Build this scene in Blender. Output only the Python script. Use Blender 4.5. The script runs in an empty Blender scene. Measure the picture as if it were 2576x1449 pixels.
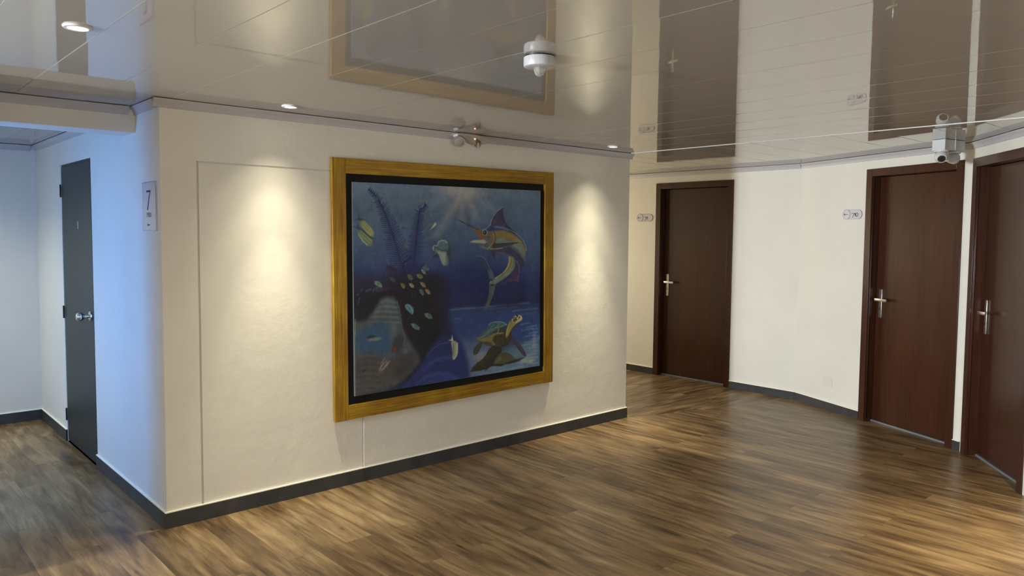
import bpy, bmesh, math, random
import numpy as np
from mathutils import Vector, Matrix

random.seed(7)
C = bpy.context.scene.collection
sc = bpy.context.scene
R = math.radians

# ------------------------------------------------------------------ camera
H = 2.215                                     # ceiling height (m)
cam_d = bpy.data.cameras.new('camera')
cam = bpy.data.objects.new('camera', cam_d)
C.objects.link(cam)
sc.camera = cam
cam_d.sensor_width = 36.0
cam_d.lens = 1912.04 / 2576 * 36.0
cam_d.shift_y = -(724.5 - 702.68) / 2576
cam_d.clip_start = 0.05
yaw, pitch, roll = 0.837, -0.0615, 0.0085
fw = Vector((math.cos(yaw) * math.cos(pitch), math.sin(yaw) * math.cos(pitch), math.sin(pitch)))
rt = Vector((math.sin(yaw), -math.cos(yaw), 0))
up = rt.cross(fw)
rt2 = rt * math.cos(roll) + up * math.sin(roll)
up2 = up * math.cos(roll) - rt * math.sin(roll)
M = Matrix((rt2, up2, -fw)).transposed().to_4x4()
M.translation = Vector((-1.2669, -4.0707, 1.5537))
cam.matrix_world = M

# ------------------------------------------------------------------ world, exposure
w = bpy.data.worlds.new('world'); sc.world = w; w.use_nodes = True
w.node_tree.nodes['Background'].inputs[0].default_value = (0.35, 0.5, 0.9, 1)
w.node_tree.nodes['Background'].inputs[1].default_value = 0.0
sc.view_settings.view_transform = 'Standard'
sc.view_settings.look = 'None'
sc.view_settings.gamma = 1
sc.view_settings.use_curve_mapping = False
sc.view_settings.exposure = 0.0

WARM = (1.0, 0.87, 0.60)
SPOT = (1.0, 0.92, 0.66)
NEUT = (0.95, 0.98, 1.0)
DAY = (0.86, 0.94, 1.0)
BLUE = (0.13, 0.39, 1.0)
def area(name, loc, direction, sx, sy, power, col):
    d = bpy.data.lights.new(name, 'AREA'); d.shape = 'RECTANGLE'; d.size = sx; d.size_y = sy
    d.energy = power; d.color = col
    o = bpy.data.objects.new(name, d); C.objects.link(o)
    o.location = loc; o.rotation_euler = Vector(direction).to_track_quat('-Z', 'Y').to_euler()
    return o
# daylight at passage and lobby windows, added warm fill at the others (frames below)
area('daylight_passage_window', (-1.68, 0.84, 1.12), (1, 0, 0), 0.32, 1.0, 31, BLUE)
area('daylight_lobby_window', (-6.1, -0.57, 1.45), (1, 0, -0.02), 0.75, 1.1, 760, DAY)
area('fill_light_back', (-1.6, -5.28, 1.45), (0.3, 1, -0.03), 2.2, 1.1, 22, (1.0, 0.90, 0.70))  # added warm fill for the painting wall, from behind the viewpoint
area('fill_light_corridor', (4.6, 2.94, 1.45), (0.1, -1, 0), 1.2, 1.1, 30, WARM)  # added warm fill out of view at the corridor's end
# downlights: (x, y, narrow core, beam, flood, colour)
LAMPS = [(0.592, -0.235, 145, 50, 21, SPOT), (3.206, -0.249, 180, 56, 24, SPOT), (-0.631, -1.229, 90, 40, 28, WARM),
         (3.0, -3.38, 0, 240, 110, WARM), (1.15, -4.0, 0, 90, 45, WARM), (-1.15, 2.45, 0, 85, 115, (0.95, 1.0, 0.84)), (4.45, 1.75, 0, 40, 20, WARM), (4.1, 0.45, 0, 40, 30, NEUT)]
# ------------------------------------------------------------------ helpers
def lin(c):
    return tuple((v / 255 / 12.92 if v / 255 <= 0.04045 else ((v / 255 + 0.055) / 1.055) ** 2.4) for v in c)

def mat(name, col, rough=0.5, metal=0.0, spec=0.5, ior=1.5, coat=0.0, emit=None, estr=0.0):
    m = bpy.data.materials.new(name); m.use_nodes = True
    b = m.node_tree.nodes['Principled BSDF']
    b.inputs['Base Color'].default_value = (*col, 1)
    b.inputs['Roughness'].default_value = rough
    b.inputs['Metallic'].default_value = metal
    b.inputs['IOR'].default_value = ior
    b.inputs['Specular IOR Level'].default_value = spec
    b.inputs['Coat Weight'].default_value = coat
    if emit:
        b.inputs['Emission Color'].default_value = (*emit, 1)
        b.inputs['Emission Strength'].default_value = estr
    return m

class N:
    """tiny node-graph helper"""
    def __init__(s, m):
        s.t = m.node_tree; s.b = s.t.nodes['Principled BSDF']
    def n(s, typ, **kw):
        o = s.t.nodes.new(typ)
        for k, v in kw.items():
            if k in o.inputs.keys() if isinstance(k, str) else False: o.inputs[k].default_value = v
            else: setattr(o, k, v)
        return o
    def l(s, a, b): s.t.links.new(a, b)
    def coords(s, scale=(1, 1, 1), rot=(0, 0, 0), src='Object'):
        tc = s.n('ShaderNodeTexCoord'); mp = s.n('ShaderNodeMapping')
        mp.inputs['Scale'].default_value = scale; mp.inputs['Rotation'].default_value = rot
        s.l(tc.outputs[src], mp.inputs['Vector']); return mp.outputs['Vector']
    def noise(s, vec, scale, detail=3, rough=0.5, dist=0.0):
        o = s.n('ShaderNodeTexNoise'); s.l(vec, o.inputs['Vector'])
        o.inputs['Scale'].default_value = scale; o.inputs['Detail'].default_value = detail
        o.inputs['Roughness'].default_value = rough; o.inputs['Distortion'].default_value = dist
        return o.outputs['Fac']
    def ramp(s, fac, stops):
        o = s.n('ShaderNodeValToRGB'); s.l(fac, o.inputs['Fac'])
        e = o.color_ramp.elements
        while len(e) < len(stops): e.new(0.5)
        for k, (p, c) in enumerate(stops):
            e[k].position = p; e[k].color = (*c, 1) if len(c) == 3 else c
        return o.outputs['Color']
    def mix(s, fac, a, b, mode='MIX'):
        o = s.n('ShaderNodeMix'); o.data_type = 'RGBA'; o.blend_type = mode
        for sock, v in ((o.inputs['Factor'], fac), (o.inputs[6], a), (o.inputs[7], b)):
            if hasattr(v, 'is_linked') or hasattr(v, 'links'): s.l(v, sock)
            else: sock.default_value = v if isinstance(v, (int, float)) else (*v, 1)
        return o.outputs[2]
    def math(s, op, a, b=0.0, c=0.0):
        o = s.n('ShaderNodeMath'); o.operation = op
        for sock, v in zip(o.inputs, (a, b, c)):
            if hasattr(v, 'links'): s.l(v, sock)
            else: sock.default_value = v
        return o.outputs[0]
    def bump(s, height, strength, dist=0.01, normal=None):
        o = s.n('ShaderNodeBump'); s.l(height, o.inputs['Height'])
        o.inputs['Strength'].default_value = strength; o.inputs['Distance'].default_value = dist
        if normal: s.l(normal, o.inputs['Normal'])
        return o.outputs['Normal']

# ------------------------------------------------------------------ materials
def plaster(name, col):
    m = mat(name, col, 0.62, spec=0.3); g = N(m)
    v = g.coords()
    big = g.noise(v, 2.2, 3); mid = g.noise(v, 11, 4, 0.55); fine = g.noise(v, 130, 3)
    sm = g.bump(mid, 0.22, 0.012); sm = g.bump(fine, 0.25, 0.0022, sm)
    g.l(sm, g.b.inputs['Normal'])
    c = g.ramp(big, [(0.3, tuple(k * 0.965 for k in col)), (0.7, tuple(min(1, k * 1.02) for k in col))])
    g.l(c, g.b.inputs['Base Color'])
    return m
M_WALL = plaster('wall_plaster', (0.70, 0.672, 0.612))

def ceiling_mat():
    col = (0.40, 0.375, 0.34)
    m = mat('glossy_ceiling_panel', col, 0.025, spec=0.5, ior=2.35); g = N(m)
    v = g.coords()
    n1 = g.noise(v, 1.3, 2)
    g.l(g.bump(n1, 0.10, 0.008), g.b.inputs['Normal'])
    return m
M_CEIL = ceiling_mat()
M_SEAM = mat('ceiling_seam', (0.40, 0.38, 0.34), 0.25)
M_TRIM = mat('ceiling_trim', (0.44, 0.43, 0.45), 0.35)

def floor_mat(name, along_y=True):
    m = mat(name, (0.1, 0.07, 0.04), 0.36, spec=0.28); g = N(m)
    rz = 0 if not along_y else R(90)
    v = g.coords(rot=(0, 0, rz))
    br = g.n('ShaderNodeTexBrick'); g.l(v, br.inputs['Vector'])
    br.offset = 0.37; br.inputs['Scale'].default_value = 1.0
    br.inputs['Brick Width'].default_value = 1.22; br.inputs['Row Height'].default_value = 0.152
    br.inputs['Mortar Size'].default_value = 0.0012; br.inputs['Mortar Smooth'].default_value = 0.2
    br.inputs['Color1'].default_value = (0, 0, 0, 1); br.inputs['Color2'].default_value = (1, 1, 1, 1)
    br.inputs['Mortar'].default_value = (0.5, 0.5, 0.5, 1)
    rnd = g.n('ShaderNodeSeparateColor'); g.l(br.outputs['Color'], rnd.inputs[0])
    # shift the grain of every plank
    off = g.n('ShaderNodeCombineXYZ'); g.l(g.math('MULTIPLY', rnd.outputs[0], 7.3), off.inputs[0]); g.l(g.math('MULTIPLY', rnd.outputs[0], 3.1), off.inputs[1])
    add = g.n('ShaderNodeVectorMath'); g.l(v, add.inputs[0]); g.l(off.outputs[0], add.inputs[1])
    mp = g.n('ShaderNodeMapping'); g.l(add.outputs[0], mp.inputs['Vector']); mp.inputs['Scale'].default_value = (1.0, 9.0, 1.0)
    n1 = g.noise(mp.outputs[0], 2.2, 6, 0.6, 0.6)
    mp2 = g.n('ShaderNodeMapping'); g.l(add.outputs[0], mp2.inputs['Vector']); mp2.inputs['Scale'].default_value = (2.0, 40.0, 1.0)
    n2 = g.noise(mp2.outputs[0], 3.0, 4, 0.6, 0.3)
    mp3 = g.n('ShaderNodeMapping'); g.l(add.outputs[0], mp3.inputs['Vector']); mp3.inputs['Scale'].default_value = (1.2, 4.0, 1.0)
    n3 = g.noise(mp3.outputs[0], 1.3, 3, 0.5, 1.2)
    f = g.math('ADD', g.math('MULTIPLY', n1, 0.52), g.math('MULTIPLY', n2, 0.13))
    f = g.math('ADD', f, g.math('MULTIPLY', n3, 0.35))
    f = g.math('ADD', f, g.math('MULTIPLY', g.math('SUBTRACT', rnd.outputs[0], 0.5), 0.07))
    c = g.ramp(f, [(0.34, (0.040, 0.023, 0.011)), (0.43, (0.098, 0.059, 0.027)), (0.51, (0.170, 0.108, 0.051)), (0.59, (0.255, 0.170, 0.084)), (0.69, (0.36, 0.255, 0.14))])
    # small dark knots
    kn = g.n('ShaderNodeTexVoronoi'); mp4 = g.n('ShaderNodeMapping'); g.l(add.outputs[0], mp4.inputs['Vector']); mp4.inputs['Scale'].default_value = (1.5, 5.0, 1.0)
    g.l(mp4.outputs[0], kn.inputs['Vector']); kn.inputs['Scale'].default_value = 1.7
    kf = g.ramp(kn.outputs['Distance'], [(0.035, (0.45, 0.45, 0.45)), (0.10, (1, 1, 1))])
    c = g.mix(1.0, c, kf, 'MULTIPLY')
    c = g.mix(g.math('MULTIPLY', br.outputs['Fac'], 0.35), c, (0.05, 0.03, 0.02))
    g.l(c, g.b.inputs['Base Color'])
    rr = g.math('ADD', g.math('MULTIPLY', n2, 0.12), 0.27)
    g.l(rr, g.b.inputs['Roughness'])
    g.l(g.bump(f, 0.12, 0.004), g.b.inputs['Normal'])
    return m
M_FLOOR = floor_mat('oak_look_floor', True)
M_FLOOR2 = floor_mat('oak_look_floor_across', False)

def base_mat():
    m = mat('dark_grey_skirting_tile', (0.040, 0.042, 0.046), 0.38, spec=0.4); g = N(m)
    n = g.noise(g.coords(), 9, 4)
    g.l(g.ramp(n, [(0.3, (0.030, 0.032, 0.035)), (0.7, (0.050, 0.052, 0.055))]), g.b.inputs['Base Color'])
    return m
M_BASE = base_mat()
M_GROUT = mat('skirting_joint', (0.16, 0.155, 0.14), 0.8)
M_LIT_CAULK = mat('lit_skirting_filler', (0.86, 0.83, 0.72), 0.6)  # cream filler, paled to paint in the overhead light on the ledge

def wood_mat():
    m = mat('dark_mahogany_veneer', (0.04, 0.016, 0.01), 0.24, spec=0.42); g = N(m)
    v = g.coords(scale=(26, 26, 1.2))
    n = g.noise(v, 2.0, 5, 0.6, 0.4)
    n2 = g.noise(g.coords(scale=(5, 5, 0.8)), 1.1, 2)
    f = g.math('ADD', g.math('MULTIPLY', n, 0.6), g.math('MULTIPLY', n2, 0.4))
    g.l(g.ramp(f, [(0.3, (0.030, 0.0085, 0.0045)), (0.55, (0.048, 0.0150, 0.0072)), (0.75, (0.066, 0.022, 0.0105))]), g.b.inputs['Base Color'])
    g.l(g.bump(n, 0.04, 0.001), g.b.inputs['Normal'])
    return m
M_WOOD = wood_mat()
M_STEEL = mat('brushed_steel', (0.62, 0.61, 0.56), 0.30, metal=1.0)
M_CHROME = mat('polished_chrome', (0.75, 0.76, 0.78), 0.08, metal=1.0)
M_ALU = mat('grey_aluminium', (0.22, 0.24, 0.27), 0.35, metal=0.3)
M_BLACK = mat('black', (0.008, 0.008, 0.009), 0.5)
M_SLATE = mat('slate_grey_door_paint', (0.018, 0.027, 0.027), 0.42, spec=0.3)
M_WHITEP = mat('white_plastic', (0.55, 0.545, 0.54), 0.35)
M_ALARM = mat('off_white_plastic', (0.40, 0.40, 0.41), 0.35)
M_BOXP = mat('light_grey_plastic', (0.58, 0.60, 0.59), 0.4)
M_CREAMP = mat('dimmed_white_plastic', (0.21, 0.18, 0.155), 0.4)  # white plastic darkened for the shade up near the ceiling
M_HOUS = mat('warm_grey_plastic', (0.46, 0.42, 0.38), 0.4)
M_WALLCOV = plaster('painted_cover_plate', (0.66, 0.635, 0.58))
M_SIGN = mat('frosted_grey_acrylic', (0.50, 0.50, 0.55), 0.25)
M_SIGNEDGE = mat('acrylic_edge', (0.20, 0.19, 0.19), 0.3)
M_INK = mat('dark_grey_lettering', (0.025, 0.022, 0.028), 0.6)
M_INK2 = mat('mid_grey_lettering', (0.12, 0.11, 0.12), 0.6)
M_LENS = mat('lamp_lens', (1, 1, 1), 0.3, emit=(1.0, 0.93, 0.78), estr=14)
M_LEDR = mat('indicator_glow', (1, 0.3, 0.1), 0.3, emit=(1.0, 0.42, 0.24), estr=6)
M_GLASS = mat('clear_plastic', (0.9, 0.9, 0.86), 0.08)
M_GLASS.node_tree.nodes['Principled BSDF'].inputs['Transmission Weight'].default_value = 0.85
M_BACK = mat('matte_black_backing', (0.010, 0.010, 0.009), 0.75, spec=0.2)
M_CSIDE = mat('canvas_edge', (0.30, 0.36, 0.42), 0.6)

def gold(name, scale):
    m = mat(name, (0.3, 0.16, 0.02), 0.42, metal=0.25, spec=0.5); g = N(m)
    v = g.coords(scale=scale)
    n = g.noise(v, 3.2, 5, 0.65, 0.2)
    n2 = g.noise(g.coords(), 2.6, 3, 0.6, 0.4)
    f = g.math('ADD', g.math('MULTIPLY', n, 0.62), g.math('MULTIPLY', n2, 0.38))
    g.l(g.ramp(f, [(0.30, (0.105, 0.040, 0.003)), (0.42, (0.235, 0.112, 0.004)), (0.52, (0.33, 0.185, 0.006)), (0.62, (0.44, 0.275, 0.012)), (0.75, (0.62, 0.45, 0.07))]), g.b.inputs['Base Color'])
    g.l(g.bump(n, 0.25, 0.002), g.b.inputs['Normal'])
    return m
M_GOLDH = gold('gold_leaf_brushed_across', (1.1, 12, 34))
M_GOLDV = gold('gold_leaf_brushed_down', (34, 12, 1.1))

# ------------------------------------------------------------------ mesh helpers
def bm_box(bm, x0, x1, y0, y1, z0, z1, mi=0, bev=0.0):
    vs = [bm.verts.new(p) for p in ((x0, y0, z0), (x1, y0, z0), (x1, y1, z0), (x0, y1, z0), (x0, y0, z1), (x1, y0, z1), (x1, y1, z1), (x0, y1, z1))]
    fs = [bm.faces.new([vs[i] for i in q]) for q in ((0, 3, 2, 1), (4, 5, 6, 7), (0, 1, 5, 4), (1, 2, 6, 5), (2, 3, 7, 6), (3, 0, 4, 7))]
    for f in fs: f.material_index = mi
    if bev:
        es = list({e for f in fs for e in f.edges})
        r = bmesh.ops.bevel(bm, geom=es, offset=bev, segments=2, affect='EDGES', profile=0.5, material=mi)
    return vs

def bm_lathe(bm, prof, seg=40, mi=0, axis='Z', org=(0, 0, 0), cap=True):
    """prof: [(radius, height)...] revolved about axis through org"""
    rings = []
    for r, h in prof:
        ring = []
        for k in range(seg):
            a = 2 * math.pi * k / seg
            p = (r * math.cos(a), r * math.sin(a), h)
            if axis == 'Y': p = (p[0], h, -p[1])
            if axis == 'X': p = (h, p[0], p[1])
            ring.append(bm.verts.new(Vector(p) + Vector(org)))
        rings.append(ring)
    for a, b in zip(rings, rings[1:]):
        for k in range(seg):
            f = bm.faces.new((a[k], a[(k + 1) % seg], b[(k + 1) % seg], b[k])); f.material_index = mi; f.smooth = True
    if cap:
        for ring in (rings[0], rings[-1]):
            f = bm.faces.new(ring); f.material_index = mi
    return rings

def bm_prism(bm, pts, y0, y1, mi=0, plane='XZ'):
    """outline in a plane, extruded between y0 and y1"""
    def P(p, y): return (p[0], y, p[1]) if plane == 'XZ' else (p[0], p[1], y)
    a = [bm.verts.new(P(p, y0)) for p in pts]; b = [bm.verts.new(P(p, y1)) for p in pts]
    fs = [bm.faces.new(a), bm.faces.new(b[::-1])]
    n = len(pts)
    for k in range(n):
        fs.append(bm.faces.new((a[k], b[k], b[(k + 1) % n], a[(k + 1) % n])))
    for f in fs: f.material_index = mi
    return fs

def bm_stroke(bm, pts, wd, y0, y1, mi=0):
    """a pen stroke lying in the XZ plane, with thickness y0..y1"""
    for a, b in zip(pts, pts[1:]):
        a = Vector(a); b = Vector(b); d = (b - a)
        if d.length < 1e-6: continue
        d.normalize(); n = Vector((-d.y, d.x)) * wd / 2; e = d * wd * 0.35
        bm_prism(bm, [tuple(a - e - n), tuple(b + e - n), tuple(b + e + n), tuple(a - e + n)], y0, y1, mi)

def obj(name, bm, mats, parent=None, bevel=0.0, smooth=False, rmd=False):
    me = bpy.data.meshes.new(name)
    if rmd: bmesh.ops.remove_doubles(bm, verts=bm.verts, dist=1e-5)
    bmesh.ops.recalc_face_normals(bm, faces=bm.faces)
    bm.to_mesh(me); bm.free()
    for m in (mats if isinstance(mats, (list, tuple)) else [mats]): me.materials.append(m)
    me.set_sharp_from_angle(angle=R(4 if name == 'ceiling' else 35))
    if smooth:
        for p in me.polygons: p.use_smooth = True
    o = bpy.data.objects.new(name, me); C.objects.link(o)
    if parent: o.parent = parent
    if bevel:
        b = o.modifiers.new('bevel', 'BEVEL'); b.width = bevel; b.segments = 2; b.limit_method = 'ANGLE'; b.angle_limit = R(40)
    return o

def tag(o, label=None, cat=None, group=None, kind=None):
    if label: o['label'] = label
    if cat: o['category'] = cat
    if group: o['group'] = group
    if kind: o['kind'] = kind
    return o

def root(name, loc, rotz=0.0, label=None, cat=None, group=None, kind=None, rot=None):
    o = bpy.data.objects.new(name, None); C.objects.link(o)
    o.empty_display_size = 0.1
    o.location = loc; o.rotation_euler = rot if rot else (0, 0, rotz)
    return tag(o, label, cat, group, kind)

def dir_angle(d): return math.atan2(d[1], d[0])

# ------------------------------------------------------------------ walls
def relief(bm, xs, zs, depth, thick):
    """wall slab in local axes: x along, y into the wall, z up; depth(i, j) -> y of the face, None = opening"""
    nx, nz = len(xs) - 1, len(zs) - 1
    D = [[depth((xs[i] + xs[i + 1]) / 2, (zs[j] + zs[j + 1]) / 2) for j in range(nz)] for i in range(nx)]
    def quad(*p): bm.faces.new([bm.verts.new(q) for q in p])
    for i in range(nx):
        for j in range(nz):
            d = D[i][j]
            if d is None: continue
            x0, x1, z0, z1 = xs[i], xs[i + 1], zs[j], zs[j + 1]
            quad((x0, d, z0), (x1, d, z0), (x1, d, z1), (x0, d, z1))
            quad((x1, thick, z0), (x0, thick, z0), (x0, thick, z1), (x1, thick, z1))
            for di, dj, a, b in ((-1, 0, (x0, z1), (x0, z0)), (1, 0, (x1, z0), (x1, z1)), (0, -1, (x0, z0), (x1, z0)), (0, 1, (x1, z1), (x0, z1))):
                ii, jj = i + di, j + dj
                e = D[ii][jj] if 0 <= ii < nx and 0 <= jj < nz else None
                far = thick if e is None else e
                if far > d: quad((a[0], d, a[1]), (a[0], far, a[1]), (b[0], far, b[1]), (b[0], d, b[1]))

def wall(name, p0, d, length, thick, label, holes=(), extra=None, xb=(), zb=(), dfun=None, top=None, cat='wall'):
    """holes: (x0, x1, z0, z1)"""
    top = top or H
    xs = sorted({0.0, length, *xb, *[h[0] for h in holes], *[h[1] for h in holes]})
    zs = sorted({0.0, top, *zb, *[h[2] for h in holes], *[h[3] for h in holes]})
    xs = [x for x in xs if 0 <= x <= length]; zs = [z for z in zs if 0 <= z <= top]
    def dep(x, z):
        for h in holes:
            if h[0] < x < h[1] and h[2] < z < h[3]: return None
        return dfun(x, z) if dfun else 0.0
    bm = bmesh.new(); relief(bm, xs, zs, dep, thick)
    if extra: extra(bm)
    o = obj(name, bm, M_WALL, rmd=True)
    o.location = (p0[0], p0[1], 0); o.rotation_euler = (0, 0, dir_angle(d))
    tag(o, label, cat, kind='structure')
    return o

def world_pt(p0, d, x, y=0.0):
    """wall-local (x along, y into) -> world xy"""
    n = (-d[1], d[0])
    return (p0[0] + d[0] * x + n[0] * y, p0[1] + d[1] * x + n[1] * y)

L_MAIN = 3.71
W_R = 5.492
K2 = (5.492, -0.587); D2 = (-0.401 / 0.99994, -0.916 / 0.99994); L2 = 1.7904
K3 = (4.774, -2.2271); D3 = (-0.788, -0.6157); L3 = 1.75
K4 = (K3[0] + D3[0] * L3, K3[1] + D3[1] * L3)
Y_END = 3.05

# centre wall: plastered-over hatch outlined by grooves
def main_depth(x, z):
    if 0.180 < x < 0.191 and 0.085 < z < 1.913: return 0.010
    if 0.180 < x < 1.172 and 1.904 < z < 1.913: return 0.007
    if 1.165 < x < 1.172 and 0.085 < z < 1.913: return 0.007
    return 0.0
def main_extra(bm):
    # slight swelling of the plaster to the right of the joint, running out to nothing
    bm_prism(bm, [(1.172, 0.0), (1.172, -0.0045), (2.5, 0.0)], 0.07, 1.40, plane='XY')
    bm_box(bm, 0.0, 0.022, -0.0012, 0.0, 0.08, H - 0.06)
wall('wall_center', (0, 0), (1, 0), L_MAIN, 0.12, 'cream plastered wall carrying the framed sea painting', xb=(0.180, 0.191, 1.165, 1.172),
     zb=(0.085, 1.904, 1.913), dfun=main_depth, extra=main_extra)
# left-hand wall (x = 0) running away from the corner; the slate door is set in it
def left_depth(x, z): return 0.0
DOORL = (0.862, 1.694)                        # along the wall from its far end
wall('wall_left', (0, Y_END), (0, -1), Y_END - 0.12, 0.12, 'pale wall beside the slate grey door, washed by blue daylight', holes=[(DOORL[0], DOORL[1], 0, 2.008)])
wall('wall_far', (-1.7, Y_END), (1, 0), 1.82, 0.12, 'grey-white end wall closing the side passage')
wall('wall_side', (L_MAIN, 0.12), (0, 1), Y_END - 0.12, 0.12, 'wall round the corner from the painting, along the far corridor')
# right-hand walls: three facets of the rounded tower
D711 = (Y_END - 1.076, Y_END - 0.121)
wall('wall_right', (W_R, Y_END), (0, -1), Y_END + 0.587, 0.12, 'white wall with the door of room 711', holes=[(D711[0] + 0.03, D711[1] - 0.03, 0, 2.07)])
D710 = (0.808, 1.728)
wall('wall_right_middle', K2, D2, L2, 0.12, 'white wall facet with the door of room 710', holes=[(D710[0] + 0.03, D710[1] - 0.03, 0, 2.07)])
D709 = (0.0265, 0.9265)
wall('wall_right_near', K3, D3, L3, 0.12, 'white wall facet with the brown door nearest the camera', holes=[(D709[0] + 0.03, D709[1] - 0.03, 0, 2.07)])
wall('wall_corridor_end', (L_MAIN, Y_END), (1, 0), W_R - L_MAIN + 0.12, 0.12, 'end wall of the far corridor', holes=[(0.3, 1.5, 0.9, 2.0)])
# rest of the lobby, behind the photographer
d5 = Vector((3.15 - K4[0], -5.4 - K4[1])); l5 = d5.length; d5.normalize()
wall('wall_lobby_side', K4, (d5.x, d5.y), l5, 0.12, 'lobby wall beyond the nearest brown door')
wall('wall_back', (3.15, -5.4), (-1, 0), 9.5, 0.12, 'lobby wall behind the viewpoint', holes=[(3.65, 5.85, 0.9, 2.0)])
wall('wall_lobby_left', (-6.25, -5.4), (0, 1), 5.25, 0.12, 'outer lobby wall with a window at its far end', holes=[(4.45, 5.2, 0.9, 2.0)])
wall('wall_passage_blocker', (-6.25, -0.15), (1, 0), 5.37, 0.67, 'unseen wall thickened to keep lobby light off the side passage opening')  # brought forward out of view to block the lobby window's light
wall('wall_passage_outer', (-1.7, 0.52), (0, 1), Y_END - 0.52, 0.12, 'outer wall of the side passage with its window', holes=[(0.16, 0.48, 0.6, 1.62)])

# dropped beam over the passage opening
bm = bmesh.new(); bm_box(bm, -0.88, 0.0, 0.4, 0.62, 2.078, H)
tag(obj('trim_beam', bm, M_WALL), 'dropped white beam spanning the side passage opening', 'beam', kind='structure')

# windows
def window(name, p0, d, x0, x1, z0, z1, label):
    r = root(name, (*world_pt(p0, d, x0), 0), dir_angle(d), label, 'window', kind='structure')
    w_ = x1 - x0
    bm = bmesh.new()
    f = 0.04
    for a in ((0, w_, z0, z0 + f), (0, w_, z1 - f, z1), (0, f, z0 + f, z1 - f), (w_ - f, w_, z0 + f, z1 - f), (w_ / 2 - f / 2, w_ / 2 + f / 2, z0 + f, z1 - f)):
        bm_box(bm, a[0], a[1], 0.075, 0.115, a[2], a[3])
    obj('window_frame', bm, M_WHITEP, r)
    return r
window('window_1', (-1.7, 0.52), (0, 1), 0.16, 0.48, 0.6, 1.62, 'narrow window of the side passage letting in blue daylight')
window('window_2', (-6.25, -5.4), (0, 1), 4.45, 5.2, 0.9, 2.0, 'lobby window far to the side of the painting wall')
window('window_3', (L_MAIN, Y_END), (1, 0), 0.3, 1.5, 0.9, 2.0, 'added unseen window at the end of the far corridor')  # added frame for the corridor fill light
window('window_4', (3.15, -5.4), (-1, 0), 3.65, 5.85, 0.9, 2.0, 'added unseen wide lobby window behind the viewpoint')  # added frame for the fill light behind the viewpoint

# ------------------------------------------------------------------ floor
def poly_obj(name, pts, z, mats, thick):
    bm = bmesh.new(); bm_prism(bm, pts, z - thick, z, plane='XY')
    return obj(name, bm, mats)
tag(poly_obj('floor', [(-6.4, -5.55), (6.1, -5.55), (6.1, -0.78), (K2[0], K2[1]), (L_MAIN, -0.02), (L_MAIN, 0.06), (0, 0.06), (0, 3.2), (-6.4, 3.2)], 0, M_FLOOR, 0.05),
    'brown wood-look plank floor of the lobby', 'floor', kind='structure')
tag(poly_obj('floor_corridor', [(L_MAIN, -0.02), (K2[0], K2[1]), (6.1, -0.78), (6.1, 3.2), (L_MAIN, 3.2)], 0, M_FLOOR2, 0.05),
    'brown wood-look floor of the far corridor with planks laid across', 'floor', kind='structure')

# ------------------------------------------------------------------ ceiling of glossy planks
def ceiling():
    bm = bmesh.new(); rnd = random.Random(4)
    def plank(a0, a1, b0, b1, along_y):
        tilt = rnd.uniform(-0.0007, 0.0007); crown = rnd.uniform(0.00006, 0.0002)
        prof = [(a0, 0.0004), (a0 + 0.0012, 0.0)]
        for k in range(9):
            t = k / 8; prof.append((a0 + 0.0026 + (a1 - a0 - 0.0052) * t, -crown * (1 - (2 * t - 1) ** 2) + tilt * (t - 0.5) * (a1 - a0) / 0.3))
        prof += [(a1 - 0.0012, 0.0), (a1, 0.0004)]
        nb = 6; grid = []
        bow = [rnd.uniform(-0.0004, 0.0004) for _ in range(nb + 1)]
        for i, (a, dz) in enumerate(prof):
            row = []
            for k in range(nb + 1):
                b = b0 + (b1 - b0) * k / nb
                row.append(bm.verts.new((a, b, H + dz + bow[k]) if along_y else (b, a, H + dz + bow[k])))
            grid.append(row)
        for i in range(len(prof) - 1):
            for k in range(nb):
                f = bm.faces.new((grid[i][k], grid[i + 1][k], grid[i + 1][k + 1], grid[i][k + 1]))
                f.smooth = 0 < i < len(prof) - 2
                f.material_index = 0 if 0 < i < len(prof) - 2 else 1
    x = 0.052 - 0.304 * 21
    while x < 3.69:
        plank(x, x + 0.304, -5.5, 3.15, True); x += 0.304
    y = -0.49 - 0.3 * 17
    while y < 3.1:
        plank(y, y + 0.3, 3.70, 6.1, False); y += 0.3
    bm_box(bm, -6.4, 6.1, -5.5, 3.15, H + 0.03, H + 0.06, 1)
    o = obj('ceiling', bm, [M_CEIL, M_SEAM])
    return tag(o, 'glossy off-white plank ceiling reflecting the doors and painting', 'ceiling', kind='structure')
ceiling()
bm = bmesh.new(); bm_box(bm, 3.692, 3.706, -3.2, 3.0, H - 0.003, H + 0.004)
tag(obj('trim_joint_strip', bm, M_WHITEP), 'thin white strip across the ceiling where the planks change direction', 'trim', kind='structure')

# cornice along the walls
def cornice(name, p0, d, x0, x1, label):
    bm = bmesh.new()
    prof = [(0, H - 0.046), (-0.006, H - 0.044), (-0.009, H - 0.030), (-0.018, H - 0.016), (-0.026, H - 0.009), (-0.028, H - 0.003), (0, H - 0.003)]
    a = [bm.verts.new((x0, y, z)) for y, z in prof]; b = [bm.verts.new((x1, y, z)) for y, z in prof]
    n = len(prof)
    bm.faces.new(a); bm.faces.new(b[::-1])
    for k in range(n): bm.faces.new((a[k], b[k], b[(k + 1) % n], a[(k + 1) % n]))
    o = obj(name, bm, M_TRIM); o.location = (p0[0], p0[1], 0); o.rotation_euler = (0, 0, dir_angle(d))
    tag(o, label, 'cornice', kind='structure')
cornice('trim_1', (0, 0), (1, 0), -0.03, L_MAIN + 0.03, 'grey ceiling cornice above the painting')
cornice('trim_2', (0, Y_END), (0, -1), Y_END - 0.4, Y_END - 0.03, 'short ceiling cornice between corner and beam')
cornice('trim_3', (0, Y_END), (0, -1), 0, Y_END - 0.62, 'ceiling cornice above the slate grey door')
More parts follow.
